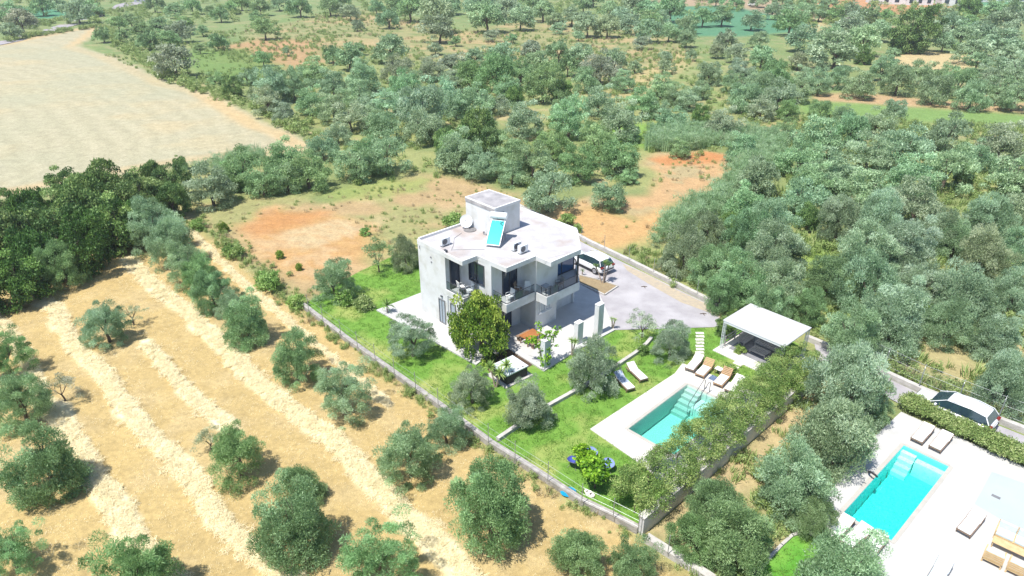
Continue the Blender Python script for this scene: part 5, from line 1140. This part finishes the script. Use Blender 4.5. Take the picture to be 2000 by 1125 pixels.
for row in GROVE.split('|'):
    a=row.split(); x,y,w=float(a[0]),float(a[1]),float(a[2]); tn=TC[a[3]]; g=where(x,y)
    w*=1.14 if (x>1400 and y>215) else 1.04
    kind='olive_near' if y>420 else ('olive_mid' if y>130 else 'olive_far')
    GT.append((x,plant(kind,x,y,w*1.06,tn,'%s olive tree in the %s'%(TW[tn],g) if 'scattered' not in g else '%s olive tree scattered between the groves'%TW[tn],group='%s olive trees, %s'%(TW[tn],g)),TW[tn],g))
ORD=['','second','third','fourth','fifth','sixth','seventh','eighth','ninth','tenth','eleventh','twelfth','thirteenth','fourteenth','fifteenth','sixteenth','seventeenth','eighteenth','nineteenth','twentieth','twenty-first','twenty-second','twenty-third','twenty-fourth','twenty-fifth','twenty-sixth','twenty-seventh','twenty-eighth','twenty-ninth','thirtieth']
NUM=['zero','one','two','three','four','five','six','seven','eight','nine','ten','eleven','twelve','thirteen','fourteen','fifteen','sixteen']
def rank_labels(L,what,place):
    L=sorted(L,key=lambda q_:q_[0]); n=len(L)
    if n==1: return
    for i,(x_,o_) in enumerate(L):
        p_='leftmost' if i==0 else ('rightmost' if i==n-1 else ORD[i]+' from the left')
        o_['label']=('%s %s, %s'%(p_,what,place) if i in (0,n-1) else '%s %s from the left, %s'%(ORD[i],what,place))
for key in sorted({(g[2],g[3]) for g in GT}): rank_labels([(g[0],g[1]) for g in GT if (g[2],g[3])==key],key[0].replace(' half bare','')+' olive',key[1])
# dark thicket of broadleaf trees at the left
TT=[]
for i,(x,y,w,tn) in enumerate([(15,468,112,'w'),(90,440,118,'w'),(160,405,110,'w'),(55,412,80,'dark'),(222,432,112,'w'),(200,365,92,'w'),(268,378,96,'w'),(328,356,74,'w'),(30,540,110,'dark'),(135,485,112,'dark'),(255,425,84,'dark'),(335,392,66,'w'),(8,412,66,'w'),(180,455,90,'dark'),(75,500,100,'dark'),(-40,480,120,'w'),(-60,560,120,'w'),(300,330+15,60,'w'),(130,360,70,'w')]):
    TT.append((x,plant('broad',x,y,w,tn,'dark green leafy tree in the thick belt between the two fields',group=('lighter' if tn=='w' else 'darker')+' green trees of the left thicket',asp=1.05),tn))
for tn_,w_ in (('w','mid green tree'),('dark','darkest green tree')): rank_labels([(a_,b_) for a_,b_,c_ in TT if c_==tn_],w_,'thick belt between the two harvested fields')
plant('broad',1778,58,88,'w','big rounded dark green tree standing out at the top right behind the clearing')
plant('broad',1692,108,36,'w','small dark green bush in front of the far right grove','shrub')
plant('broad',1895,8,44,'w','dense bright green tree beside the far white house')
for l,(x,y,w) in (('yellow green bush at the edge of the pale field',(456,172,42)),('bright green leafy tree among the olives left of the villa tower',(927,262,76)),('bright green bush in the middle grove beside it on the left',(868,275,44)),('dark green tree in front of the right hand grove',(1420,445,50)),('green bush in the middle of the right hand grove',(1880,345,36)),('dark green bush at the left margin of the right hand grove',(1580,425,46)),('dark green bush at the right edge of the picture',(1992,405,30)),('yellow green bush at the head of the reed bed',(1372,228,38)),('small dark round tree behind the left thicket',(352,318,26)),('yellow green bush in the middle grove by the stubble',(1100,170,40)),('yellow bush at the right of the middle grove',(1005,190,36)),('green bush at the end of the right grove near the lane',(1820,615,40)),('dark bush against the left thicket end',(1905,15,30))):
    plant('broad',x,y,w,'w',l,'shrub' if 'bush' in l else 'tree')
for l,(x,y,w) in (('young yellow green tree left of the orange earth',(437,443,18)),('tiny sapling on the orange earth, upper one',(546,497,15)),('tiny sapling on the orange earth, lower one',(584,521,13))):
    plant('citrus',x,y,w,'w',l,'sapling',name='sapling')
for l,(x,y,w) in (('grey green bush on the earth track side behind the villa roof',(1108,428,34)),('small bush behind the right corner of the villa roof',(1128,446,22)),('bush at the back left edge of the villa roof',(885,432,44)),('small dark bush on the scrub left of the villa',(712,452,22)),('bush at the upper end of the boundary wall',(578,588,38)),('bush beside the footpath, above the boundary wall end',(525,548,52)),('grey bush beside the footpath higher up',(455,490,40)),('small bush at the top of the footpath',(385,440,30))):
    plant('shrub',x,y,w,'mid',l,'shrub')

# long hedge on the grey wall, and the second one beside the lane
def hedge(name,label,A,B,h,wd,mk,seed,n,base,ln=.10,wdl=.05,nl=70,irr=.35):
    r=np.random.default_rng(seed); L=(B-A).length; d=(B-A)/L; nn=Vector((d.y,-d.x,0)); C=[];Rd=[]
    for i in range(n):
        s=r.uniform(0,L); big=.75+.35*math.sin(s*1.9+seed)+.25*math.sin(s*.83+2); q=wd/2*r.uniform(0,1)**.6*(1 if r.random()<.5 else -1); hh=h*(.82+irr*.6*big*.5)
        z=base+.25+(hh-.3)*math.sqrt(max(0,1-(q/(wd*.62))**2))*r.uniform(.35,1)+max(0,r.normal())*.28*irr; q*=.85+.35*math.sin(s*1.3+seed*2)**2; p=A+d*s+nn*q; C.append((p.x-A.x,p.y-A.y,z)); Rd.append(r.uniform(.25,.48))
    V,F,lv=leaves(np.array(C),np.array(Rd),nl,ln,wdl,cv=.25,r=r)
    t=thing(name,label,'hedge',Vector((A.x,A.y,0))); o=bpy.data.objects.new('foliage',arr_mesh('foliage',V,F,M[mk],lv)); COL.objects.link(o); o.parent=t
    for i in range(int(L/1.3)):
        p=d*(.6+1.3*i); MB().tube([p+A+Vector((0,0,.0)),p+A+Vector((r.uniform(-.2,.2),r.uniform(-.2,.2),h*.7))],.035,5).build('stem',M['bark'],t)
    return t
hA=wallA+WD*.3-WN*1.1; hB=wallA+WD*(wallL+.2)-WN*1.1
hedge('hedge','long thick yellow green hedge above the grey wall beside the pool',hA,hB,2.55,2.55,'hedgem',3,900,.1,irr=.7,nl=150,ln=.078,wdl=.045)
hedge('hedge','low bushy hedge between the white terrace and the lane with the white car',P3(1766,793),P3(2040,928),.9,1.2,'weed',5,420,.05,nl=80,ln=.12,wdl=.06)

# yuccas, palms
def yucca(label,px,py,heads,bl,seed,nb=46,name='yucca',mk='yucca',z0=.04,tr=.055,droop=.25,cat='plant'):
    a=P3(px,py,z0); t=thing(name,label,cat,a); r=np.random.default_rng(seed); b=MB()
    V=[];F=[];lv=[]
    for (dx,dy,h) in heads:
        b.tube([a+Vector((dx*.15,dy*.15,-.03)),a+Vector((dx*.5,dy*.5,h*.5)),a+Vector((dx,dy,h))],[tr*1.25,tr,tr*.9],7)
        for i in range(nb):
            az=r.uniform(0,2*PI); el=math.asin(r.uniform(-.25,1)); l=bl*r.uniform(.75,1.1); d=np.array([math.cos(az)*math.cos(el),math.sin(az)*math.cos(el),math.sin(el)]); s=unit(np.cross(d,[0,0,1.0]))*.028*bl/.5
            p0=np.array([dx,dy,h]); p1=p0+d*l*.55; p2=p0+d*l+np.array([0,0,-droop*l*(1-math.sin(el))*.6]); o=len(V)
            V+= [p0-s*.6,p0+s*.6,p1+s,p1-s,p2]; F+= [(o,o+1,o+2,o+3),(o+3,o+2,o+4,o+4)]; v_=r.uniform(.1,1); lv+=[v_,v_]
    b.build('stem',M['palebark'],t)
    me=bpy.data.meshes.new('leaves'); me.from_pydata([tuple(v) for v in V],[],[tuple(dict.fromkeys(f_)) for f_ in F]); at=me.attributes.new('leafv','FLOAT','FACE'); at.data.foreach_set('value',np.array(lv,np.float32)); me.materials.append(M[mk]); o=bpy.data.objects.new('leaves',me); COL.objects.link(o); o.parent=t
    return t
yucca('three headed bright yucca beside the hot tub',968,756,[(-.35,.15,1.55),(.30,-.1,1.25),(.75,.5,1.5)],.62,1,nb=70)
yucca('slim two stemmed yucca against the terrace edge between two pillars',1117,694,[(-.05,.0,1.3),(.22,.1,1.15)],.42,2,nb=42)
yucca('small yucca at the driveway corner of the lawn',1196,643,[(-.1,0,.95),(.18,.05,.85)],.3,3,nb=30)
yucca('three stemmed yucca in the planter bed in front of the silver car',1178,554,[(-.72,.35,1.55),(.05,-.05,2.0),(.5,.4,1.7),(.2,.5,1.9)],.46,4,nb=46,mk='broad')
yucca('tiny spiky plant in the planter bed behind the yucca',1137,538,[(0,0,.5)],.34,5,nb=26,mk='broad')
yucca('small cycad palm at the corner of the white terrace',757,612,[(0,0,.75)],.75,6,nb=40,name='cycad_palm',mk='broad',droop=.7)
# climbing vine on the first pillar
def vine():
    a=P3(1061,718,.1); t=thing('climbing_vine','leafy vine climbing the pillar and arching over the terrace','vine',a); r=np.random.default_rng(11); C=[];Rd=[]; b=MB()
    paths=[[(0,0,0),(.0,.1,1.2),(.1,.2,2.4),(.3,.9,2.6)],[(0,0,0),(-.25,0,1.4),(-.7,.5,2.1),(-1.6,1.1,1.6)],[(0,0,0),(.3,.2,1.0),(.6,.6,2.2),(1.3,1.3,2.7)],[(0,0,0),(-.1,.3,1.9),(-.3,1.2,2.9)],[(0,0,0),(.2,-.1,.8),(.15,.0,1.7)]]
    for p in paths:
        b.tube([a+Vector(q_) for q_ in p],[.05]+[.03]*(len(p)-2)+[.01],5)
        for i in range(len(p)-1):
            for k in range(9):
                f_=r.random(); q_=Vector(p[i]).lerp(Vector(p[i+1]),f_); 
                if q_.z>.5: C.append((q_.x+r.normal()*.13,q_.y+r.normal()*.13,q_.z+r.normal()*.13)); Rd.append(r.uniform(.10,.24))
    V,F,lv=leaves(np.array(C),np.array(Rd),16,.15,.11,r=r); b.build('stem',M['bark'],t)
    o=bpy.data.objects.new('foliage',arr_mesh('foliage',V,F,M['vine'],lv)); COL.objects.link(o); o.parent=t
vine()

# ------------------------------------------------------------- ground cover (uncountable: one object per kind)
LIB=bpy.data.collections.new('ground_cover_library')
def tuft(name,mk,n,h,spread,w,lean,seed,flat=False):
    r=np.random.default_rng(seed); V=[]
    p0=np.zeros((n,3)); an=r.uniform(0,2*PI,n); rr=spread*np.sqrt(r.random(n)); p0[:,0]=np.cos(an)*rr; p0[:,1]=np.sin(an)*rr
    l=h*r.uniform(.5,1.1,n); a2=r.uniform(0,2*PI,n); ln=lean*r.uniform(.3,1,n)
    if flat: tip=p0+np.stack([np.cos(a2)*l,np.sin(a2)*l,r.uniform(-.1,.35,n)*h],1); p0[:,2]=r.uniform(0,.10,n)
    else: tip=p0+np.stack([np.cos(a2)*ln*l,np.sin(a2)*ln*l,l],1)
    mid=(p0+tip)/2+np.array([0,0,h*.08]); s=np.stack([-np.sin(a2),np.cos(a2),np.zeros(n)],1)*w
    V=np.stack([p0-s*.5,p0+s*.5,mid+s*.6,tip,mid-s*.6],1)
    Vq=np.stack([V[:,0],V[:,1],V[:,2],V[:,4]],1); Vt=np.stack([V[:,4],V[:,2],V[:,3],V[:,3]+1e-4],1)
    A=np.concatenate([Vq,Vt]).reshape(-1,3); F=np.arange(len(A)).reshape(-1,4); lv=np.tile(np.clip(.5+.25*r.normal(size=n),0,1),2)
    o=bpy.data.objects.new(name,arr_mesh(name,A,F,M[mk],lv)); LIB.objects.link(o); return o
def bushy(name,mk,seed,n=16,nl=40,ln=.16,w=.06,rad=.5):
    r=np.random.default_rng(seed); C=r.normal(size=(n,3))*np.array([.34,.34,.18])*rad*1.4+np.array([0,0,.32*rad*1.6]); V,F,lv=leaves(C,r.uniform(.16,.3,n)*rad*1.6,nl,ln,w,r=r)
    o=bpy.data.objects.new(name,arr_mesh(name,V,F,M[mk],lv)); LIB.objects.link(o); return o
def scatter(name,label,cat,protos,Pts,scl,z=None,tilt=.12):
    n=len(Pts); coll=bpy.data.collections.new(name+'_kinds')
    for p in protos: coll.objects.link(p)
    V=np.zeros((n,3),np.float32); V[:,:2]=Pts[:,:2]
    if z is not None: V[:,2]=z
    me=bpy.data.meshes.new(name); me.vertices.add(n); me.vertices.foreach_set('co',V.ravel()); me.update()
    a=me.attributes.new('rot','FLOAT_VECTOR','POINT'); rt=np.zeros((n,3),np.float32); rt[:,2]=rng.uniform(0,2*PI,n); rt[:,0]=rng.normal(size=n)*tilt; rt[:,1]=rng.normal(size=n)*tilt; a.data.foreach_set('vector',rt.ravel())
    a=me.attributes.new('scl','FLOAT','POINT'); a.data.foreach_set('value',scl.astype(np.float32))
    a=me.attributes.new('pick','INT','POINT'); a.data.foreach_set('value',rng.integers(0,len(protos),n).astype(np.int32))
    o=bpy.data.objects.new(name,me); COL.objects.link(o); o['kind']='stuff'; o['label']=label; o['category']=cat
    g=bpy.data.node_groups.new(name+'_scatter','GeometryNodeTree'); g.interface.new_socket('Geometry',in_out='INPUT',socket_type='NodeSocketGeometry'); g.interface.new_socket('Geometry',in_out='OUTPUT',socket_type='NodeSocketGeometry')
    gi=g.nodes.new('NodeGroupInput'); go=g.nodes.new('NodeGroupOutput'); ip=g.nodes.new('GeometryNodeInstanceOnPoints'); ci=g.nodes.new('GeometryNodeCollectionInfo'); ci.inputs['Collection'].default_value=coll; ci.inputs['Separate Children'].default_value=True; ci.inputs['Reset Children'].default_value=True
    def att(nm,ty): x=g.nodes.new('GeometryNodeInputNamedAttribute'); x.data_type=ty; x.inputs['Name'].default_value=nm; return x
    ra=att('rot','FLOAT_VECTOR'); sa=att('scl','FLOAT'); pk=att('pick','INT'); Lk=g.links.new
    Lk(gi.outputs[0],ip.inputs['Points']); Lk(ci.outputs[0],ip.inputs['Instance']); ip.inputs['Pick Instance'].default_value=True
    Lk(pk.outputs[0],ip.inputs['Instance Index']); Lk(ra.outputs[0],ip.inputs['Rotation']); Lk(sa.outputs[0],ip.inputs['Scale']); Lk(ip.outputs[0],go.inputs[0])
    md=o.modifiers.new('scatter','NODES'); md.node_group=g
    for p in protos: 
        if p.data.materials and p.data.materials[0].name not in [m_.name for m_ in me.materials if m_]: me.materials.append(p.data.materials[0])
    return o
def pts_in(poly_px,dens,excl=(),world=None,maxn=60000,nf=None):
    poly=[P(*q) for q in poly_px] if world is None else world; A=np.array(poly); x0,y0=A.min(0); x1,y1=A.max(0)
    n=int(min((x1-x0)*(y1-y0)*dens,maxn*6)); X=rng.uniform(x0,x1,n); Y=rng.uniform(y0,y1,n); k=inpoly(X,Y,poly)
    if nf: k&=rng.random(n)<nf(X,Y)
    for e in excl: k&=~inpoly(X,Y,e)
    return np.stack([X[k],Y[k]],1)[:maxn]
def pts_line(px,wd,per_m,side=0):
    L=[P(*q) for q in px]; out=[]
    for a,b in zip(L,L[1:]):
        a=np.array(a);b=np.array(b); l=np.linalg.norm(b-a); n=int(l*per_m); t=rng.random((n,1)); nn=np.array([-(b-a)[1],(b-a)[0]])/(l+1e-9); out.append(a+(b-a)*t+nn*(rng.normal(size=(n,1))*wd*.5+side))
    return np.concatenate(out)
# straw rows
st=[tuft('straw_%d'%i,'straw',60,.30,.30,.011,1,20+i,True) for i in range(3)]
pp=[];ss=[]
for line,wd in WINDROWS:
    q=pts_line(line,wd*.5,26*wd); pp.append(q); ss.append(np.full(len(q),1.0))
pp=np.concatenate(pp); ss=np.concatenate(ss)*rng.uniform(.6,1.25,len(pp))
scatter('straw_rows','loose pale straw lying in long rows across the mown field','straw',st,pp,ss,z=rng.uniform(.02,.14,len(pp)),tilt=.16)
STUB=[(0,575),(90,545),(180,505),(250,470),(365,445),(480,525),(590,605)]+[(x-6,y+5) for x,y in FENCE_A[1:]]+[(1262,1065),(1378,1140),(1300,1300),(-200,1300),(-200,700)]
q=pts_in(STUB,3.2,maxn=9000); dt=[tuft('stubble_%d'%i,'straw',22,.07,.42,.010,1.6,40+i) for i in range(3)]
scatter('stubble','short straw stubble and loose stalks over the mown field','stubble',dt,q,rng.uniform(.6,1.3,len(q)))
# lawn blades
lp=[tuft('lawn_tuft_%d'%i,'grassb',30,.075,.30,.016,.8,60+i) for i in range(3)]
pw=lambda L:[tuple(x[:2]) for x in L]
DECK1=[tuple(x[:2]) for x in d1]; TER=[x[:2] for x in ter[:8]]+[P(1172,577),P(1130,553),tuple(H(-8.3,1)[:2]),P(823,571)]
HOUSE=poly(*ROOF); PERG=[(v_.x,v_.y) for v_ in (q0 for q0 in [Vector((pa.x,pa.y,0))+pu*i-Vector((0,0,0))+pv*j for i,j in ((-.2,-.6),(5.1,-.6),(5.1,3.9),(-.2,3.9))])]
DRV=[P(*x) for x in ((1008,400),(1150,475),(1403,600),(1407,640),(1200,646),(1150,640),(1088,632),(1000,600),(960,540),(985,430))]

lawnw=[tuple(x[:2]) for x in lawnp]
q=pts_in(None,11,excl=(DECK1,TER,HOUSE,PERG,DRV),world=lawnw,maxn=9000)
q=q[~inpoly(q[:,0],q[:,1],[P(*x) for x in ((940,690),(1005,675),(1062,722),(1045,760),(985,765),(950,740))])]
scatter('lawn_grass','short bright green lawn grass around the villa and pool','grass',lp,q,rng.uniform(.6,1.3,len(q)),z=.04)
q=pts_in([(x,y) for x,y in L2],14,maxn=2500); scatter('lawn_grass','short green grass of the small lawn at the bottom right','grass',lp,q,rng.uniform(.6,1.2,len(q)),z=.05)
# weeds
wd_=[tuft('weed_%d'%i,'weed',34,.55,.28,.03,.7,80+i) for i in range(2)]+[bushy('weed_bush_%d'%i,'weed',90+i,10,26,.12,.045,.42) for i in range(2)]
dr_=[tuft('dry_%d'%i,'dryweed',34,.5,.3,.022,.6,84+i) for i in range(2)]
q=np.concatenate([pts_line([(x-9,y+9) for x,y in FENCE_A],.55,4.5),pts_line([(575,590),(540,560),(500,520),(455,480),(410,450),(380,430)],1.3,7)])
scatter('verge_weeds','grey green weeds along the outer foot of the boundary wall and footpath','weeds',wd_+dr_[:1],q,rng.uniform(.35,1.05,len(q)))
q=np.concatenate([pts_line([(1215,492),(1230,498),(1320,540),(1410,585),(1480,620)],1.6,9,side=.9),pts_line([(1590,655),(1640,675),(1720,715),(1800,750),(1900,790),(2000,830)],1.2,8,side=.6)])
scatter('verge_weeds','dense green weeds behind the driveway wall and the lane fence','weeds',wd_+dr_[:1],q,rng.uniform(.6,1.5,len(q)))
far=lambda X,Y: np.clip(fbm(X,Y,14,3)*2.2-.5,0,1)
A1=[(430,60),(700,15),(900,50),(1100,25),(1330,60),(1360,115),(1280,170),(1180,190),(1120,120),(900,130),(620,95),(440,120)]
q=pts_in(A1,.22,nf=far,maxn=7000); scatter('scrub_tufts','rows of low scrubby tufts on the fallow field near the top','scrub',[wd_[2],wd_[3],wd_[0],dr_[0]],q,rng.uniform(.9,2.0,len(q)))
A2=[(200,110),(420,60),(640,60),(900,120),(1150,120),(1400,80),(1560,130),(1560,300),(1480,330),(1260,300),(1150,390),(900,345),(620,370),(470,400),(330,400),(620,290),(520,240),(330,160)]
q=pts_in(A2,.22,nf=far,maxn=7000); scatter('grove_undergrowth','green undergrowth and grass clumps between the trees of the middle grove','undergrowth',wd_,q,rng.uniform(.9,2.0,len(q)))
A3=[(1450,330),(1560,230),(2100,250),(2100,760),(1900,770),(1600,660),(1420,585),(1300,520),(1330,440)]
q=pts_in(A3,.9,nf=lambda X,Y:np.clip(fbm(X,Y,9,3)*2.4-.35,0,1),maxn=8000); scatter('grove_undergrowth','thick green undergrowth below the dense right hand grove','undergrowth',wd_,q,rng.uniform(.9,2.2,len(q)))
A4=[(1290,1060),(1400,925),(1560,770),(1640,700),(1740,760),(1700,850),(1600,980),(1480,1080),(1440,1180),(1330,1120)]
q=pts_in(A4,2.2,nf=lambda X,Y:np.clip(fbm(X,Y,5,3)*2.6-.75,0,1),maxn=2500); scatter('grove_undergrowth','green weeds under the olive trees between grey wall and white terrace','undergrowth',wd_,q,rng.uniform(.6,1.4,len(q)))
A5=[(370,420),(640,380),(900,345),(1010,385),(1200,480),(1000,470),(830,490),(700,520),(590,590),(480,500)]
ORG=[P(*x) for x in ((468,440),(540,412),(668,420),(748,482),(640,552),(560,560),(490,480))]
q=pts_in(A5,1.1,excl=(ORG,),nf=lambda X,Y:np.clip(fbm(X,Y,6,3)*3-1.15,0,1),maxn=5000); scatter('scrub_tufts','sparse green and dry tufts on the earth behind the villa','scrub',wd_[:2]+dr_,q,rng.uniform(.35,.9,len(q)))
A6=[(1090,400),(1260,380),(1300,310),(1420,300),(1440,330),(1330,395),(1230,470)]
q=pts_in(A6,.9,nf=lambda X,Y:np.clip(fbm(X,Y,5,3)*3-1.3,0,1),maxn=2000); scatter('scrub_tufts','sparse tufts on the orange earth by the reed bed','scrub',wd_[:2]+dr_,q,rng.uniform(.4,1.1,len(q)))
q=np.concatenate([pts_line([(-60,60),(60,50),(150,36),(200,26),(300,12)],6,2.2),pts_line([(0,84),(120,62),(200,52),(260,100),(330,150),(450,190),(560,235),(620,272)],2.2,1.6,side=-.5)])
scatter('field_margin','rough green brambles along the far margins of the pale field','brambles',[wd_[2],wd_[3]],q,rng.uniform(1.2,3.2,len(q)))
q=pts_in([(-100,30),(120,-12),(2100,-12),(2100,30),(1600,60),(1400,30),(1100,40),(700,30),(300,60),(60,60)],.02,nf=far,maxn=6000); scatter('far_scrub','scattered dark green bushes and hedgerows in the far fields along the top edge','bushes',[wd_[2],wd_[3]],q,rng.uniform(2.4,5.5,len(q)))
# reeds
rd=[]
for i in range(3):
    r_=np.random.default_rng(120+i); C_=np.stack([r_.normal(size=26)*.42,r_.normal(size=26)*.42,r_.uniform(.3,2.3,26)],1); V_,F_,l_=leaves(C_,r_.uniform(.18,.34,26),26,.42,.035,outb=1.6,upb=1.3,r=r_)
    o_=bpy.data.objects.new('reed_%d'%i,arr_mesh('reed_%d'%i,V_,F_,M['reed'],l_)); LIB.objects.link(o_); rd.append(o_)
rd.append(tuft('reed_blades','reed',40,2.7,.6,.05,.3,130))
RE=[(1262,492),(1300,446),(1350,404),(1410,372),(1440,330),(1450,300),(1400,290),(1262,300),(1262,270),(1330,268),(1440,262),(1530,282),(1520,330),(1450,372),(1400,430),(1345,455),(1300,478)]
q=pts_in(RE,1.5,maxn=3000); scatter('reed_bed','tall bright green reeds in a curved bed right of the orange earth','reeds',rd,q,rng.uniform(.65,1.1,len(q)),tilt=.05)
q=pts_line([(390,345),(430,330),(470,318),(520,310)],3,4); scatter('reed_bed','pale green reeds behind the row of olives above the orange earth','reeds',rd,q,rng.uniform(.6,.9,len(q)),tilt=.05)
print('planted',nobj,'objects',len(bpy.data.objects))

for x_,y_,l_ in ((1252,560,'small dark dry twig lying on the driveway near the bright patch'),(1367,613,'small dark twig lying at the lower end of the driveway')):
    a=P3(x_,y_,.1); b=MB().tube([a,a+Vector((.28,.06,.03)),a+Vector((.55,.02,0))],.03,5); b.tube([a+Vector((.25,.05,.03)),a+Vector((.35,-.25,.0))],.025,5); tag(b.build('dry_twig',M['bark']),l_,'twig')
# ------------------------------------------------------------- haze volume added to lift the dark tones
hz=MB().box((0,330),1900,900,-4.2,29.6).build('haze',None); hz['kind']='stuff'; hz['label']='thin haze volume added over the fields to soften contrast'
hm=bpy.data.materials.new('added_haze'); hm.use_nodes=True; hm.node_tree.nodes.clear(); ho=nd(hm.node_tree,'ShaderNodeOutputMaterial'); hv=nd(hm.node_tree,'ShaderNodeVolumePrincipled')
hv.inputs['Color'].default_value=(.93,.96,1,1); hv.inputs['Density'].default_value=.0003; hv.inputs['Anisotropy'].default_value=.2; hm.node_tree.links.new(hv.outputs[0],ho.inputs['Volume']); hz.data.materials.append(hm)
